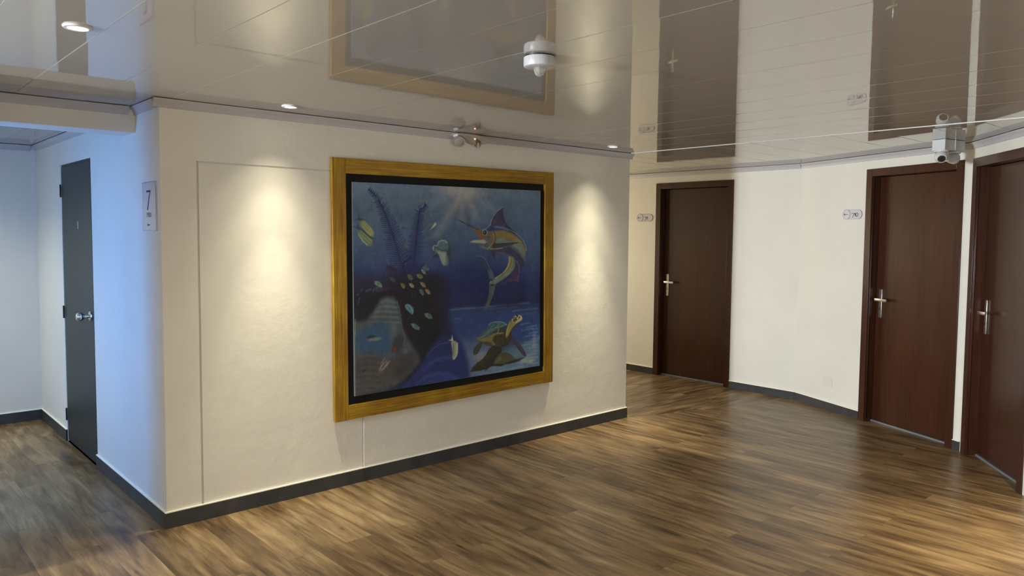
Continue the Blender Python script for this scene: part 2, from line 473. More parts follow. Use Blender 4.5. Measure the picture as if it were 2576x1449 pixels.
cornice('trim_4', (-1.7, Y_END), (1, 0), 0, 1.665, 'ceiling cornice on the end wall of the side passage')
cornice('trim_5', (-0.88, 0.4), (1, 0), 0, 0.845, 'ceiling cornice on the dropped beam')
cornice('trim_6', (W_R, Y_END), (0, -1), 0, Y_END + 0.58, 'ceiling cornice above door 711')
cornice('trim_7', K2, D2, 0.008, L2 - 0.004, 'ceiling cornice above door 710')
cornice('trim_8', K3, D3, 0.006, L3, 'ceiling cornice above the nearest brown door')

# skirting
def skirting(name, p0, d, x0, x1, label, tile=0.6, off=0.0, h=0.082):
    bm = bmesh.new(); t = 0.011
    xs = [x0] + [off + k * tile for k in range(-3, 30) if x0 + 0.02 < off + k * tile < x1 - 0.02] + [x1]
    for a, b in zip(xs, xs[1:]):
        bm_box(bm, a + 0.0008, b - 0.0008, -t, 0, 0.0, h, 0)
    bm_box(bm, x0 + 0.001, x1 - 0.001, -t + 0.0015, 0, 0.0, h - 0.001, 1)
    bm_box(bm, x0, x1, -t + 0.0005, 0, h, h + 0.0055, 2)
    o = obj(name, bm, [M_BASE, M_GROUT, M_LIT_CAULK]); o.location = (p0[0], p0[1], 0); o.rotation_euler = (0, 0, dir_angle(d))
    tag(o, label, 'skirting', kind='structure')
skirting('baseboard_center', (0, 0), (1, 0), -0.011, L_MAIN + 0.011, 'dark grey tile skirting under the painting', off=0.57)
skirting('baseboard_left', (0, Y_END), (0, -1), DOORL[1] + 0.0, Y_END, 'dark grey tile skirting between slate door and corner')
skirting('baseboard_left_far', (0, Y_END), (0, -1), 0.0, DOORL[0] - 0.0, 'dark grey tile skirting beyond the slate door')
skirting('baseboard_far', (-1.7, Y_END), (1, 0), 0, 1.689, 'dark grey tile skirting on the passage end wall')
skirting('baseboard_right', (W_R, Y_END), (0, -1), 0, D711[0], 'dark grey tile skirting before door 711', h=0.07)
skirting('baseboard_right_middle', (W_R, Y_END), (0, -1), D711[1], Y_END + 0.585, 'dark grey tile skirting between door 711 and the wall bend', off=0.13, h=0.07)
skirting('baseboard_right_bend', K2, D2, 0.003, D710[0], 'dark grey tile skirting between the wall bend and door 710', off=0.40, h=0.07)
skirting('baseboard_right_gap', K2, D2, D710[1], L2 - 0.003, 'sliver of dark skirting between the two nearest brown doors', h=0.07)
skirting('baseboard_side', (L_MAIN, 0.0), (0, 1), 0.0, Y_END, 'dark grey tile skirting round the corner from the painting')

# ------------------------------------------------------------------ brown room doors
def room_door(name, p0, d, x0, x1, label):
    W = x1 - x0
    r = root(name, (*world_pt(p0, d, x0), 0), dir_angle(d), label, 'door', kind='structure')
    jw, top, rec, pr = 0.062, 2.10, 0.078, 0.010
    bm = bmesh.new()
    bm_box(bm, 0, jw, -pr, 0.0, 0, top)                      # flat architrave
    bm_box(bm, W - jw, W, -pr, 0.0, 0, top)
    bm_box(bm, jw, W - jw, -pr, 0.0, top - jw, top)
    bm_box(bm, 0.032, jw, 0.0, 0.118, 0, top - jw)           # lining of the opening
    bm_box(bm, W - jw, W - 0.032, 0.0, 0.118, 0, top - jw)
    bm_box(bm, 0.032, W - 0.032, 0.0, 0.118, top - jw, top - 0.032)
    for a, b in ((jw, jw + 0.006), (W - jw - 0.006, W - jw)):   # small stop bead
        bm_box(bm, a, b, 0.004, 0.012, 0, top - jw)
    obj('door_frame', bm, M_WOOD, r, bevel=0.0015)
    bm = bmesh.new(); bm_box(bm, jw + 0.003, W - jw - 0.003, rec, rec + 0.035, 0.016, top - jw - 0.003)
    leaf = obj('door_leaf', bm, M_WOOD, r, bevel=0.0015)
    bm = bmesh.new(); bm_box(bm, jw + 0.0005, W - jw - 0.0005, rec - 0.012, rec + 0.04, 0.0, 0.013)
    obj('threshold', bm, M_ALU, r)
    # long steel plate with a flat bar lever
    hx = jw + 0.054; zc = 1.0
    bm = bmesh.new(); bm_box(bm, hx - 0.0175, hx + 0.0175, rec - 0.011, rec, zc - 0.125, zc + 0.115)
    plate = obj('door_handle', bm, M_STEEL, r, bevel=0.003); plate['label'] = 'brushed steel long-plate handle'
    bm = bmesh.new(); bm_lathe(bm, [(0.008, -0.05), (0.008, 0.0)], 20, axis='Y', org=(hx, rec - 0.010, zc + 0.027))
    bm_box(bm, hx - 0.011, hx + 0.112, rec - 0.062, rec - 0.050, zc + 0.016, zc + 0.038, bev=0.0015)
    obj('lever', bm, M_STEEL, plate)
    bm = bmesh.new(); bm_lathe(bm, [(0.0045, -0.0012), (0.0045, 0.0)], 16, axis='Y', org=(hx, rec - 0.011, zc - 0.045))
    bm_box(bm, hx - 0.0018, hx + 0.0018, rec - 0.0122, rec - 0.011, zc - 0.060, zc - 0.045)
    obj('keyhole', bm, M_BLACK, plate)
    return r
room_door('door_1', (W_R, Y_END), (0, -1), *D711, 'dark mahogany door with steel lever, beside the 711 plate')
room_door('door_2', K2, D2, *D710, 'dark mahogany door with steel lever, beside the 710 plate')
room_door('door_3', K3, D3, *D709, 'dark mahogany door next to a white wall sliver, cut by the picture edge')

# ------------------------------------------------------------------ slate grey service door
def slate_door():
    x0, x1 = DOORL
    r = root('door_4', (0, Y_END - x0, 0), dir_angle((0, -1)), 'narrow slate grey metal door with round chrome knob', 'door', kind='structure')
    W = x1 - x0
    bm = bmesh.new()
    bm_box(bm, 0.0, 0.012, 0.008, 0.118, 0, 2.008); bm_box(bm, W - 0.012, W, 0.008, 0.118, 0, 2.008); bm_box(bm, 0.012, W - 0.012, 0.008, 0.118, 1.996, 2.008)
    obj('door_frame', bm, M_SLATE, r)
    bm = bmesh.new(); bm_box(bm, 0.013, W - 0.016, 0.002, 0.04, 0.012, 1.994)
    obj('door_leaf', bm, M_SLATE, r, bevel=0.002)
    for z in (1.825, 0.952, 0.200):
        bm = bmesh.new(); bm_lathe(bm, [(0.0055, z - 0.045), (0.0055, z + 0.045)], 16, org=(0.001, -0.0045, 0))
        obj('hinge', bm, M_SLATE, r)
    kx, kz = W - 0.088, 0.985
    bm = bmesh.new()
    bm_lathe(bm, [(0.0, 0.001), (0.033, 0.001), (0.033, -0.003), (0.028, -0.009), (0.015, -0.013), (0.012, -0.020), (0.012, -0.036), (0.019, -0.043), (0.0265, -0.052), (0.029, -0.064), (0.0265, -0.076), (0.018, -0.084), (0.0, -0.087)], 36, axis='Y', org=(kx, 0, kz), cap=False)
    k = obj('door_knob', bm, M_CHROME, r); k['label'] = 'round chrome knob'
    bm = bmesh.new(); bm_box(bm, 0.452, 0.466, 0.0008, 0.002, 1.553, 1.603)
    obj('small_label', bm, M_WHITEP, r)
slate_door()

# ------------------------------------------------------------------ painting
PA = R(0.5)
pr = root('framed_painting', (1.8762, 0, 1.2047), label='large underwater sea life painting with marlin and turtle in a wide gold frame', cat='painting', rot=(0, -PA, 0))
W2, H2 = 0.921, 0.790
iw, ih = 0.829, 0.6995
def rail(pts, m):
    bm = bmesh.new(); bm_prism(bm, pts, -0.030, -0.004)
    return obj('frame_rail', bm, m, pr, bevel=0.0025)
rail([(-W2, -H2), (-iw, -H2), (-iw, H2), (-W2, H2)], M_GOLDV)
rail([(iw, -H2), (W2, -H2), (W2, H2), (iw, H2)], M_GOLDV)
rail([(-iw + 0.0006, ih), (iw - 0.0006, ih), (iw - 0.0006, H2 - 0.0012), (-iw + 0.0006, H2)], M_GOLDH)
rail([(-iw + 0.0006, -H2 + 0.001), (iw - 0.0006, -H2 + 0.003), (iw - 0.0006, -ih), (-iw + 0.0006, -ih)], M_GOLDH)
bm = bmesh.new(); bm_box(bm, -iw + 0.0005, iw - 0.0005, -0.014, -0.003, -ih + 0.0005, ih - 0.0005)
b_ = obj('backing_board', bm, M_BACK, pr); b_['label'] = 'matte black board showing as a border'
bm = bmesh.new()                                            # loop of hanging wire poking up behind the top rail
wp = [Vector((0.735 + 0.022 * math.cos(a), -0.004, H2 + 0.004 + 0.030 * math.sin(a))) for a in [k * math.pi / 14 for k in range(15)]]
for a, b in zip(wp, wp[1:]):
    q = (b - a).to_track_quat('Z', 'Y').to_matrix().to_4x4(); q.translation = a
    n0 = set(bm.verts); bm_lathe(bm, [(0.0009, 0), (0.0009, (b - a).length)], 8)
    bmesh.ops.transform(bm, matrix=q, verts=[v for v in bm.verts if v not in n0])
obj('hanging_wire', bm, M_STEEL, pr)

# painted sea scene, in canvas centimetres: P = patch, L = brush line, B = soft blob
WATER = [(0, 84, 104, 126), (0.12, 72, 92, 116), (0.28, 60, 80, 112), (0.37, 50, 68, 108), (0.43, 34, 50, 96), (0.5, 22, 34, 80), (0.62, 22, 32, 74), (0.68, 34, 52, 92), (0.78, 46, 66, 102), (1, 62, 84, 112)]
ART = [
('B',(84.3,2),(34,7,0),(160,150,142),0,0.75),
('B',(84.3,7.8),(30,16,0),(120,124,132),0,0.5),
('P',[(79.2,5.3),(86.7,5.1),(64.2,33.1),(57.8,34.4)],(170,160,150),3.5,0.35),
('P',[(82.6,5.2),(86.7,5.1),(85.3,23.8),(79.8,23.9)],(170,160,150),3.5,0.3),
('P',[(86,5.1),(91.5,4.4),(98.5,21.6),(92.9,22.7)],(170,160,150),3.5,0.3),
('P',[(89.4,3.9),(95,3.8),(118.8,15.3),(110.7,18.2)],(170,160,150),3.5,0.18),
('P',[(79.2,4.8),(75.9,4.4),(47,13.9),(50.1,16.9)],(170,160,150),3.5,0.15),
('B',(129.5,34.9),(30,30,0),(66,88,122),0,0.35),
('B',(149.1,46.7),(14,60,0),(72,92,130),0,0.45),
('B',(92.8,67.3),(30,16,0),(20,30,88),0,0.6),
('P',[(71.6,81.7),(96.3,82.4),(133.5,82.6),(155.8,82.9),(155.9,94.2),(71.5,90.8)],(46,66,112),3,0.6),
('L',[(72.2,82.3),(83.2,82.1),(94.5,82.5)],(0.54,0.9),(120,150,172),0.7,0.6),
('L',[(96.3,82.6),(120.1,82.2),(145.3,82.2)],(0.48,0.8),(120,150,172),0.7,0.55),
('L',[(101.6,84.4),(117.2,84.1),(133.5,84.3)],(0.36,0.6),(120,150,172),0.7,0.4),
('L',[(75.5,88.7),(78.9,88.6),(82.3,89)],(0.6,1),(120,150,172),0.7,0.6),
('L',[(129.6,87.3),(141.7,86.8),(154.2,87)],(0.48,0.8),(120,150,172),0.7,0.5),
('L',[(133.5,91),(143.3,90.1),(153.4,89.9)],(0.36,0.6),(120,150,172),0.7,0.4),
('P',[(72.2,87.7),(155.9,91.2),(156,112.1),(72.1,101.1)],(40,62,118),4,0.7),
('P',[(89.2,111),(114.5,116.5),(156,109.1),(156.1,130.7),(90.9,130)],(92,116,140),4,0.85),
('P',[(78.9,104.4),(107.1,104.4),(118.2,119.8),(96.2,125.6),(89.2,127.5)],(76,92,124),4,0.7),
('P',[(94.5,114.3),(110.8,111.8),(114.5,119.3),(96.2,124.2)],(128,128,130),4,0.6),
('L',[(137.4,97.5),(141.8,97.2),(146.2,97.1)],(0.3,0.9),(130,156,176),0.7,0.5),
('L',[(143.4,100.1),(148.4,99.8),(153.5,99.7)],(0.3,0.9),(150,172,186),0.7,0.5),
('L',[(138.2,102.1),(144.2,101.8),(150.2,101.6)],(0.3,0.9),(130,156,176),0.7,0.5),
('L',[(145.4,104.9),(149.8,104.7),(154.3,104.6)],(0.3,0.9),(150,172,186),0.7,0.5),
('L',[(140.6,107),(146.6,106.7),(152.7,106.5)],(0.3,0.9),(130,156,176),0.7,0.5),
('L',[(147.4,109.5),(151.5,109.3),(155.6,109.2)],(0.3,0.9),(150,172,186),0.7,0.5),
('L',[(142.2,111.3),(148.3,111),(154.4,110.9)],(0.3,0.9),(130,156,176),0.7,0.5),
('L',[(137.5,113),(142.4,112.8),(147.5,112.7)],(0.3,0.9),(150,172,186),0.7,0.5),
('L',[(145.5,115.9),(150.3,115.7),(155.2,115.6)],(0.3,0.9),(130,156,176),0.7,0.5),
('L',[(148.7,118.8),(152,118.5),(155.2,118.6)],(0.3,0.9),(150,172,186),0.7,0.5),
('L',[(143.5,120.7),(148.7,120.6),(154,120.5)],(0.3,0.9),(130,156,176),0.7,0.5),
('L',[(146.3,123.3),(150.3,123.1),(154.4,123.2)],(0.3,0.9),(150,172,186),0.7,0.5),
('L',[(133.6,125.4),(138.3,125.3),(143.1,125.3)],(0.3,0.9),(130,156,176),0.7,0.5),
('L',[(141.5,125.2),(146.7,125.1),(152,125.1)],(0.3,0.9),(150,172,186),0.7,0.5),
('L',[(147.5,127.9),(151.2,127.7),(154.9,127.8)],(0.3,0.9),(130,156,176),0.7,0.5),
('L',[(107.1,129.8),(112.6,129.7),(118.2,129.6)],(0.3,0.9),(150,172,186),0.7,0.5),
('L',[(118.2,128.9),(123.9,128.8),(129.7,128.7)],(0.3,0.9),(130,156,176),0.7,0.5),
('L',[(129.7,128.9),(135.6,128.8),(141.5,128.7)],(0.3,0.9),(150,172,186),0.7,0.5),
('L',[(98,129.1),(102.3,128.9),(106.7,128.9)],(0.3,0.9),(130,156,176),0.7,0.5),
('L',[(149.5,114.1),(152.3,113.8),(155.2,113.9)],(0.3,0.9),(150,172,186),0.7,0.5),
('L',[(151.5,107.7),(153.9,107.4),(156.4,107.5)],(0.3,0.9),(130,156,176),0.7,0.5),
('L',[(110.8,133),(115.6,132.9),(120.5,132.9)],(0.3,0.9),(150,172,186),0.7,0.5),
('L',[(149.4,102.2),(151.9,101.9),(154.3,102)],(0.3,0.9),(130,156,176),0.7,0.5),
('B',(142.3,124),(9,4,-10),(160,160,140),0,0.6),
('B',(147.5,126.1),(5,2.5,-10),(178,176,150),0,0.6),
('B',(151.1,111),(3,12,0),(150,170,180),0,0.4),
('B',(127.7,81.9),(20,5,0),(28,34,70),0,0.7),
('B',(85.8,78.4),(14,3,0),(30,40,72),0,0.6),
('P',[(-1,60.7),(11.2,59.8),(19.7,59.7),(27,57),(42,55.6),(52.9,56.5),(62.5,57.9),(69.7,62.2),(71.6,71.6),(71.2,87.6),(75.5,101.4),(69.4,116.9),(57.2,128.7),(41.4,133.1),(-2.2,130.5)],(20,22,34),5,0.97),
('P',[(-0.9,55.4),(31.5,55.7),(31.4,64.3),(-1.1,66.3)],(40,36,70),6,0.7),
('B',(31.2,81.9),(26,26,0),(20,19,26),0.2,0.9),
('B',(54.2,91.5),(16,30,0),(18,20,26),0.2,0.9),
('B',(65.7,73.9),(8,14,0),(28,28,56),0,0.6),
('B',(37.4,59.5),(18,6,0),(38,28,48),0,0.6),
('L',[(5,66.3),(5.8,64.9)],(0.3,0.8),(104,104,150),0.4,0.6),
('L',[(8.3,67),(9.1,65.6)],(0.3,0.8),(104,104,150),0.4,0.6),
('L',[(9.7,66.6),(10.5,65.2)],(0.3,0.8),(104,104,150),0.4,0.6),
('L',[(11.1,66.4),(12,65)],(0.3,0.8),(104,104,150),0.4,0.6),
('L',[(13.3,66.8),(14.2,65.4)],(0.3,0.8),(104,104,150),0.4,0.6),
('L',[(2.2,69.1),(3,67.7)],(0.3,0.8),(104,104,150),0.4,0.6),
('L',[(3.2,71.6),(4.1,70.2)],(0.3,0.8),(104,104,150),0.4,0.6),
('L',[(2.7,74),(3.5,72.6)],(0.3,0.8),(104,104,150),0.4,0.6),
('L',[(15.6,65.5),(16.5,64)],(0.3,0.8),(104,104,150),0.4,0.6),
('P',[(15.2,64.5),(20,64.6),(25.5,65.1),(23.3,66),(20,66.6),(15.4,66.7)],(64,66,84),2,0.7),
('P',[(0.3,84.3),(3.8,84.9),(9.4,83.8),(13.6,79.9),(17.9,75.2),(19.4,72),(23,70.9),(28.1,71.2),(30.6,73.9),(32.5,78.1),(33.9,84.5),(35,90.9),(36.8,94.9),(42.8,104.4),(46.6,110),(47.4,114.6),(42.7,119.2),(36.5,123.6),(30.5,127.2),(21.6,129.2),(11.6,129.6),(-0.2,130.3)],(70,82,90),2.5,0.95),
('P',[(18.7,72.8),(23,71.1),(28.1,71.6),(30.3,74.8),(31.3,79.9),(26.5,80.8),(20.7,79.8),(14.3,83),(12.2,81.6)],(78,90,94),2,0.8),
('P',[(0.4,84.9),(7.2,85.5),(14.3,81.8),(21.5,80.4),(19.2,84.6),(10.7,87.6),(5.1,92),(0.3,91.5)],(78,80,78),2,0.75),
('L',[(19.7,73.6),(24.1,73.2),(31,74.4)],(0.2,0.9),(100,112,112),0.6,0.5),
('L',[(18.6,75.1),(22.9,74.8),(31.2,76.1)],(0.2,0.9),(46,58,66),0.6,0.5),
('L',[(17.4,76.6),(21.7,76.3),(31.4,77.7)],(0.2,0.9),(100,112,112),0.6,0.5),
('L',[(16.3,78.2),(20.5,77.8),(31.6,79.4)],(0.2,0.9),(46,58,66),0.6,0.5),
('L',[(15.1,79.7),(19.4,79.4),(31.8,81)],(0.2,0.9),(100,112,112),0.6,0.5),
('L',[(13.9,81.2),(18.2,80.9),(32,82.7)],(0.2,0.9),(46,58,66),0.6,0.5),
('L',[(12.8,82.7),(17.1,82.4),(32.3,84.3)],(0.2,0.9),(100,112,112),0.6,0.5),
('L',[(11.7,84.2),(15.9,83.9),(32.5,86)],(0.2,0.9),(46,58,66),0.6,0.5),
('L',[(10.5,85.7),(14.7,85.4),(32.7,87.6)],(0.2,0.9),(100,112,112),0.6,0.5),
('P',[(11.4,87),(19.2,85.8),(24.3,87.5),(26.4,93.9),(26.7,102.8),(22.6,108),(14,107.6),(3.6,104),(0.9,96.4),(1.7,90.5)],(44,72,104),3,0.9),
('P',[(24.3,86.3),(28,85.3),(30.8,91.8),(29.3,96.7),(26.3,102.7),(25.7,93.9)],(74,92,92),2.5,0.7),
('P',[(28.6,96.7),(33.8,94.6),(36.8,98.1),(35.2,103.6),(30.7,107),(27,105.3)],(44,44,52),2,0.8),
('B',(29.1,104.1),(1.6,2.6,10),(128,48,30),0.3,0.9),
('B',(12,94.6),(4.2,1.2,0),(36,42,48),0.4,0.95),
('B',(14.5,96.4),(7.5,1.6,0),(112,116,104),0.3,0.8),
('P',[(0.8,105.5),(11.9,103.7),(21.1,108.4),(30.7,109.5),(42.8,108.3),(46.6,111.3),(46.6,115.2),(41.1,119.7),(33.5,125.1),(21.7,128.5),(0.5,129.8)],(66,63,64),4,0.9),
('P',[(33.7,107.3),(44.3,107.2),(46.2,113.2),(41.1,119),(33.5,122.6),(27.6,121.8)],(50,50,52),4,0.7),
('L',[(18.6,112.2),(21.4,109.5)],(0.2,0.8),(150,146,140),0.4,0.65),
('L',[(20,113.6),(22.9,110.9)],(0.2,0.8),(150,146,140),0.4,0.65),
('L',[(17.8,114.6),(20.7,111.9)],(0.2,0.8),(150,146,140),0.4,0.65),
('L',[(20.7,114.9),(23.6,112.2)],(0.2,0.8),(150,146,140),0.4,0.65),
('L',[(22.2,114.2),(25,111.4)],(0.2,0.8),(150,146,140),0.4,0.65),
('L',[(16.7,116.3),(19.6,113.6)],(0.2,0.8),(150,146,140),0.4,0.65),
('L',[(19.2,116.6),(22.1,113.9)],(0.2,0.8),(150,146,140),0.4,0.65),
('L',[(21.1,115.9),(23.9,113.2)],(0.2,0.8),(150,146,140),0.4,0.65),
('L',[(17.4,118.3),(20.3,115.6)],(0.2,0.8),(150,146,140),0.4,0.65),
('L',[(16,117.8),(18.8,115.1)],(0.2,0.8),(150,146,140),0.4,0.65),
('L',[(2.2,106.3),(9.1,105.8),(17.6,107.6)],(0.2,0.6),(84,82,82),0.6,0.5),
('L',[(2.1,108.1),(9.1,107.7),(17.5,109.5)],(0.2,0.6),(48,48,52),0.6,0.5),
('L',[(2.1,109.9),(9,109.5),(17.5,111.4)],(0.2,0.6),(84,82,82),0.6,0.5),
('L',[(2.1,111.7),(9,111.3),(17.5,113.2)],(0.2,0.6),(48,48,52),0.6,0.5),
('L',[(2.1,113.6),(9,113.2),(17.5,115.1)],(0.2,0.6),(84,82,82),0.6,0.5),
('L',[(2,115.4),(9,115),(17.4,117)],(0.2,0.6),(48,48,52),0.6,0.5),
('L',[(2,117.2),(8.9,116.9),(17.4,118.8)],(0.2,0.6),(84,82,82),0.6,0.5),
('L',[(2,119),(8.9,118.7),(17.4,120.7)],(0.2,0.6),(48,48,52),0.6,0.5),
('L',[(2,120.9),(8.9,120.6),(17.4,122.6)],(0.2,0.6),(84,82,82),0.6,0.5),
('L',[(1.9,122.7),(8.9,122.4),(17.4,124.4)],(0.2,0.6),(48,48,52),0.6,0.5),
('L',[(1.9,124.5),(8.9,124.3),(17.3,126.3)],(0.2,0.6),(84,82,82),0.6,0.5),
('L',[(1.9,126.4),(8.8,126.1),(17.3,128.2)],(0.2,0.6),(48,48,52),0.6,0.5),
('B',(6.5,115.2),(1.8,1,-10),(34,34,38),0.3,0.9),
('B',(37.1,106.1),(2.6,2.9,0),(84,94,96),0.2,0.8),
('L',[(31,73.9),(32.6,78.1),(34.6,90.9),(36.8,97.4),(35.6,103)],(0.2,0.5),(120,122,116),0.4,0.6),
('L',[(1,83.2),(0.5,94),(0.2,112.1),(0,130.4)],(0.6,0.9),(120,138,150),0.4,0.7),
('P',[(30.5,129.2),(41.1,124.2),(47.3,117.9),(52.9,112),(56.9,105.9),(65,99.5),(74.1,97),(81.6,103.1),(85.9,111.7),(88.4,120.1),(89.3,129.9),(79.8,130.7),(56.7,129.5),(36.5,131.3)],(30,42,92),2.5,0.97),
('P',[(67.6,60.8),(71.7,61),(71.6,94.1),(74.9,98.4),(65,101.5),(66.7,87.1)],(20,28,78),3,0.6),
('L',[(53.6,118),(60.8,114.9),(69,114.2),(75.7,114.6)],(0.6,2.2),(66,86,144),1.6,0.7),
('L',[(45.7,128.7),(53.6,125.2),(63.2,124.1),(71.4,126.2),(79,129.9)],(0.8,2.6),(70,84,146),1.8,0.75),
('L',[(36.5,130),(43.4,124.5),(50.5,120.2),(56.8,117.1)],(0.8,2.6),(52,48,110),2,0.7),
('L',[(52.9,112),(58.5,107.4),(65,104.4),(72.4,104.2)],(0.2,0.5),(90,106,150),0.4,0.6),
('P',[(44.9,131.2),(53.6,127.1),(63.2,125.8),(73.1,128.4),(79.8,131),(61.6,130.9),(41,131.3)],(46,56,116),2.5,0.8),
('L',[(11.3,4),(16,7.7),(20.8,14.4),(24.2,21.8),(28.2,31.1),(31,39.2),(33.3,46.7),(36.9,54.9),(41.1,61.2)],(0.9,0.8),(26,34,78),0.3,0.9),
('L',[(11.9,4.5),(12.1,3.7),(12.4,3.1)],(0.95,0.35),(26,34,78),0.25,0.85),
('L',[(11.9,4.5),(11,4.7),(10.3,5.1)],(0.95,0.35),(26,34,78),0.25,0.85),
('L',[(13,5.3),(13.3,4.4),(13.7,3.6)],(0.95,0.35),(26,34,78),0.25,0.85),
('L',[(13,5.3),(12,5.7),(11.1,6.1)],(0.95,0.35),(26,34,78),0.25,0.85),
('L',[(14.1,6.2),(14.4,5.3),(14.8,4.5)],(0.95,0.35),(26,34,78),0.25,0.85),
('L',[(14.1,6.2),(13.1,6.5),(12.2,7)],(0.95,0.35),(26,34,78),0.25,0.85),
('L',[(15.2,7.1),(15.6,6),(16.1,5)],(0.95,0.35),(26,34,78),0.25,0.85),
('L',[(15.2,7.1),(14,7.5),(12.9,8)],(0.95,0.35),(26,34,78),0.25,0.85),
('L',[(16.3,8.1),(17,7),(17.8,6.1)],(0.95,0.35),(26,34,78),0.25,0.85),
('L',[(16.3,8.1),(14.8,8.2),(13.6,8.4)],(0.95,0.35),(26,34,78),0.25,0.85),
('L',[(17.1,9.2),(17.7,8.3),(18.4,7.5)],(0.95,0.35),(26,34,78),0.25,0.85),
('L',[(17.1,9.2),(15.9,9.3),(14.8,9.5)],(0.95,0.35),(26,34,78),0.25,0.85),
('L',[(17.9,10.3),(18.5,9.4),(19.2,8.6)],(0.95,0.35),(26,34,78),0.25,0.85),
('L',[(17.9,10.3),(16.6,10.4),(15.5,10.6)],(0.95,0.35),(26,34,78),0.25,0.85),
('L',[(18.7,11.5),(19.6,10),(20.8,8.9)],(0.95,0.35),(26,34,78),0.25,0.85),
('L',[(18.7,11.5),(16.8,11.6),(15.1,11.9)],(0.95,0.35),(26,34,78),0.25,0.85),
('L',[(19.5,12.6),(20.3,11.4),(21.2,10.4)],(0.95,0.35),(26,34,78),0.25,0.85),
('L',[(19.5,12.6),(17.9,12.7),(16.5,13)],(0.95,0.35),(26,34,78),0.25,0.85),
('L',[(20.3,13.7),(21.1,12.5),(22.1,11.5)],(0.95,0.35),(26,34,78),0.25,0.85),
('L',[(20.3,13.7),(18.7,13.8),(17.2,14.1)],(0.95,0.35),(26,34,78),0.25,0.85),
('L',[(21,14.9),(22.5,13.3),(24.2,12.1)],(0.95,0.35),(26,34,78),0.25,0.85),
('L',[(21,14.9),(18.7,14.7),(16.5,14.9)],(0.95,0.35),(26,34,78),0.25,0.85),
('L',[(21.6,16.2),(22.9,14.8),(24.3,13.7)],(0.95,0.35),(26,34,78),0.25,0.85),
('L',[(21.6,16.2),(19.6,16),(17.7,16.1)],(0.95,0.35),(26,34,78),0.25,0.85),
('L',[(22.2,17.4),(23.8,15.8),(25.5,14.5)],(0.95,0.35),(26,34,78),0.25,0.85),
('L',[(22.2,17.4),(19.7,17.2),(17.5,17.3)],(0.95,0.35),(26,34,78),0.25,0.85),
('L',[(22.8,18.7),(24.2,17.2),(25.8,16)],(0.95,0.35),(26,34,78),0.25,0.85),
('L',[(22.8,18.7),(20.5,18.5),(18.5,18.6)],(0.95,0.35),(26,34,78),0.25,0.85),
('L',[(23.3,20),(25,18.3),(26.7,17)],(0.95,0.35),(26,34,78),0.25,0.85),
('L',[(23.3,20),(20.9,19.7),(18.6,19.8)],(0.95,0.35),(26,34,78),0.25,0.85),
('L',[(23.9,21.2),(25.3,19.8),(26.8,18.7)],(0.95,0.35),(26,34,78),0.25,0.85),
('L',[(23.9,21.2),(21.8,21),(19.9,21.1)],(0.95,0.35),(26,34,78),0.25,0.85),
('L',[(24.5,22.5),(26.3,20.7),(28.3,19.3)],(0.95,0.35),(26,34,78),0.25,0.85),
('L',[(24.5,22.5),(21.8,22.2),(19.3,22.2)],(0.95,0.35),(26,34,78),0.25,0.85),
('L',[(25,23.8),(27.1,21.8),(29.3,20.2)],(0.95,0.35),(26,34,78),0.25,0.85),
('L',[(25,23.8),(22,23.4),(19.2,23.5)],(0.95,0.35),(26,34,78),0.25,0.85),
('L',[(25.6,25.1),(27.4,23.3),(29.5,21.8)],(0.95,0.35),(26,34,78),0.25,0.85),
('L',[(25.6,25.1),(22.8,24.7),(20.2,24.8)],(0.95,0.35),(26,34,78),0.25,0.85),
('L',[(26.1,26.4),(28.2,24.3),(30.5,22.7)],(0.95,0.35),(26,34,78),0.25,0.85),
('L',[(26.1,26.4),(23,26),(20.1,26)],(0.95,0.35),(26,34,78),0.25,0.85),
('L',[(26.7,27.6),(28.8,25.6),(31.1,24)],(0.95,0.35),(26,34,78),0.25,0.85),
('L',[(26.7,27.6),(23.5,27.2),(20.6,27.3)],(0.95,0.35),(26,34,78),0.25,0.85),
('L',[(27.2,28.9),(28.9,27.3),(30.7,26)],(0.95,0.35),(26,34,78),0.25,0.85),
('L',[(27.2,28.9),(24.7,28.6),(22.4,28.6)],(0.95,0.35),(26,34,78),0.25,0.85),
('L',[(27.8,30.2),(30.1,28),(32.7,26.2)],(0.95,0.35),(26,34,78),0.25,0.85),
('L',[(27.8,30.2),(24.3,29.8),(21,29.8)],(0.95,0.35),(26,34,78),0.25,0.85),
('L',[(28.3,31.5),(30.7,29.4),(33.3,27.8)],(0.95,0.35),(26,34,78),0.25,0.85),
('L',[(28.3,31.5),(25,30.9),(21.8,30.8)],(0.95,0.35),(26,34,78),0.25,0.85),
('L',[(28.8,32.8),(31,31),(33.3,29.5)],(0.95,0.35),(26,34,78),0.25,0.85),
('L',[(28.8,32.8),(25.7,32.3),(22.9,32.2)],(0.95,0.35),(26,34,78),0.25,0.85),
('L',[(29.2,34.2),(31.2,32.5),(33.3,31.2)],(0.95,0.35),(26,34,78),0.25,0.85),
('L',[(29.2,34.2),(26.5,33.7),(23.9,33.6)],(0.95,0.35),(26,34,78),0.25,0.85),
('L',[(29.7,35.5),(32.6,33),(35.8,31)],(0.95,0.35),(26,34,78),0.25,0.85),
('L',[(29.7,35.5),(25.7,34.8),(21.9,34.6)],(0.95,0.35),(26,34,78),0.25,0.85),
('L',[(30.2,36.8),(32.8,34.6),(35.6,32.9)],(0.95,0.35),(26,34,78),0.25,0.85),
('L',[(30.2,36.8),(26.6,36.2),(23.3,36)],(0.95,0.35),(26,34,78),0.25,0.85),
('L',[(30.7,38.2),(33.6,35.6),(36.8,33.7)],(0.95,0.35),(26,34,78),0.25,0.85),
('L',[(30.7,38.2),(26.6,37.4),(22.8,37.2)],(0.95,0.35),(26,34,78),0.25,0.85),
('L',[(31.1,39.5),(34.4,36.9),(37.9,35)],(0.95,0.35),(26,34,78),0.25,0.85),
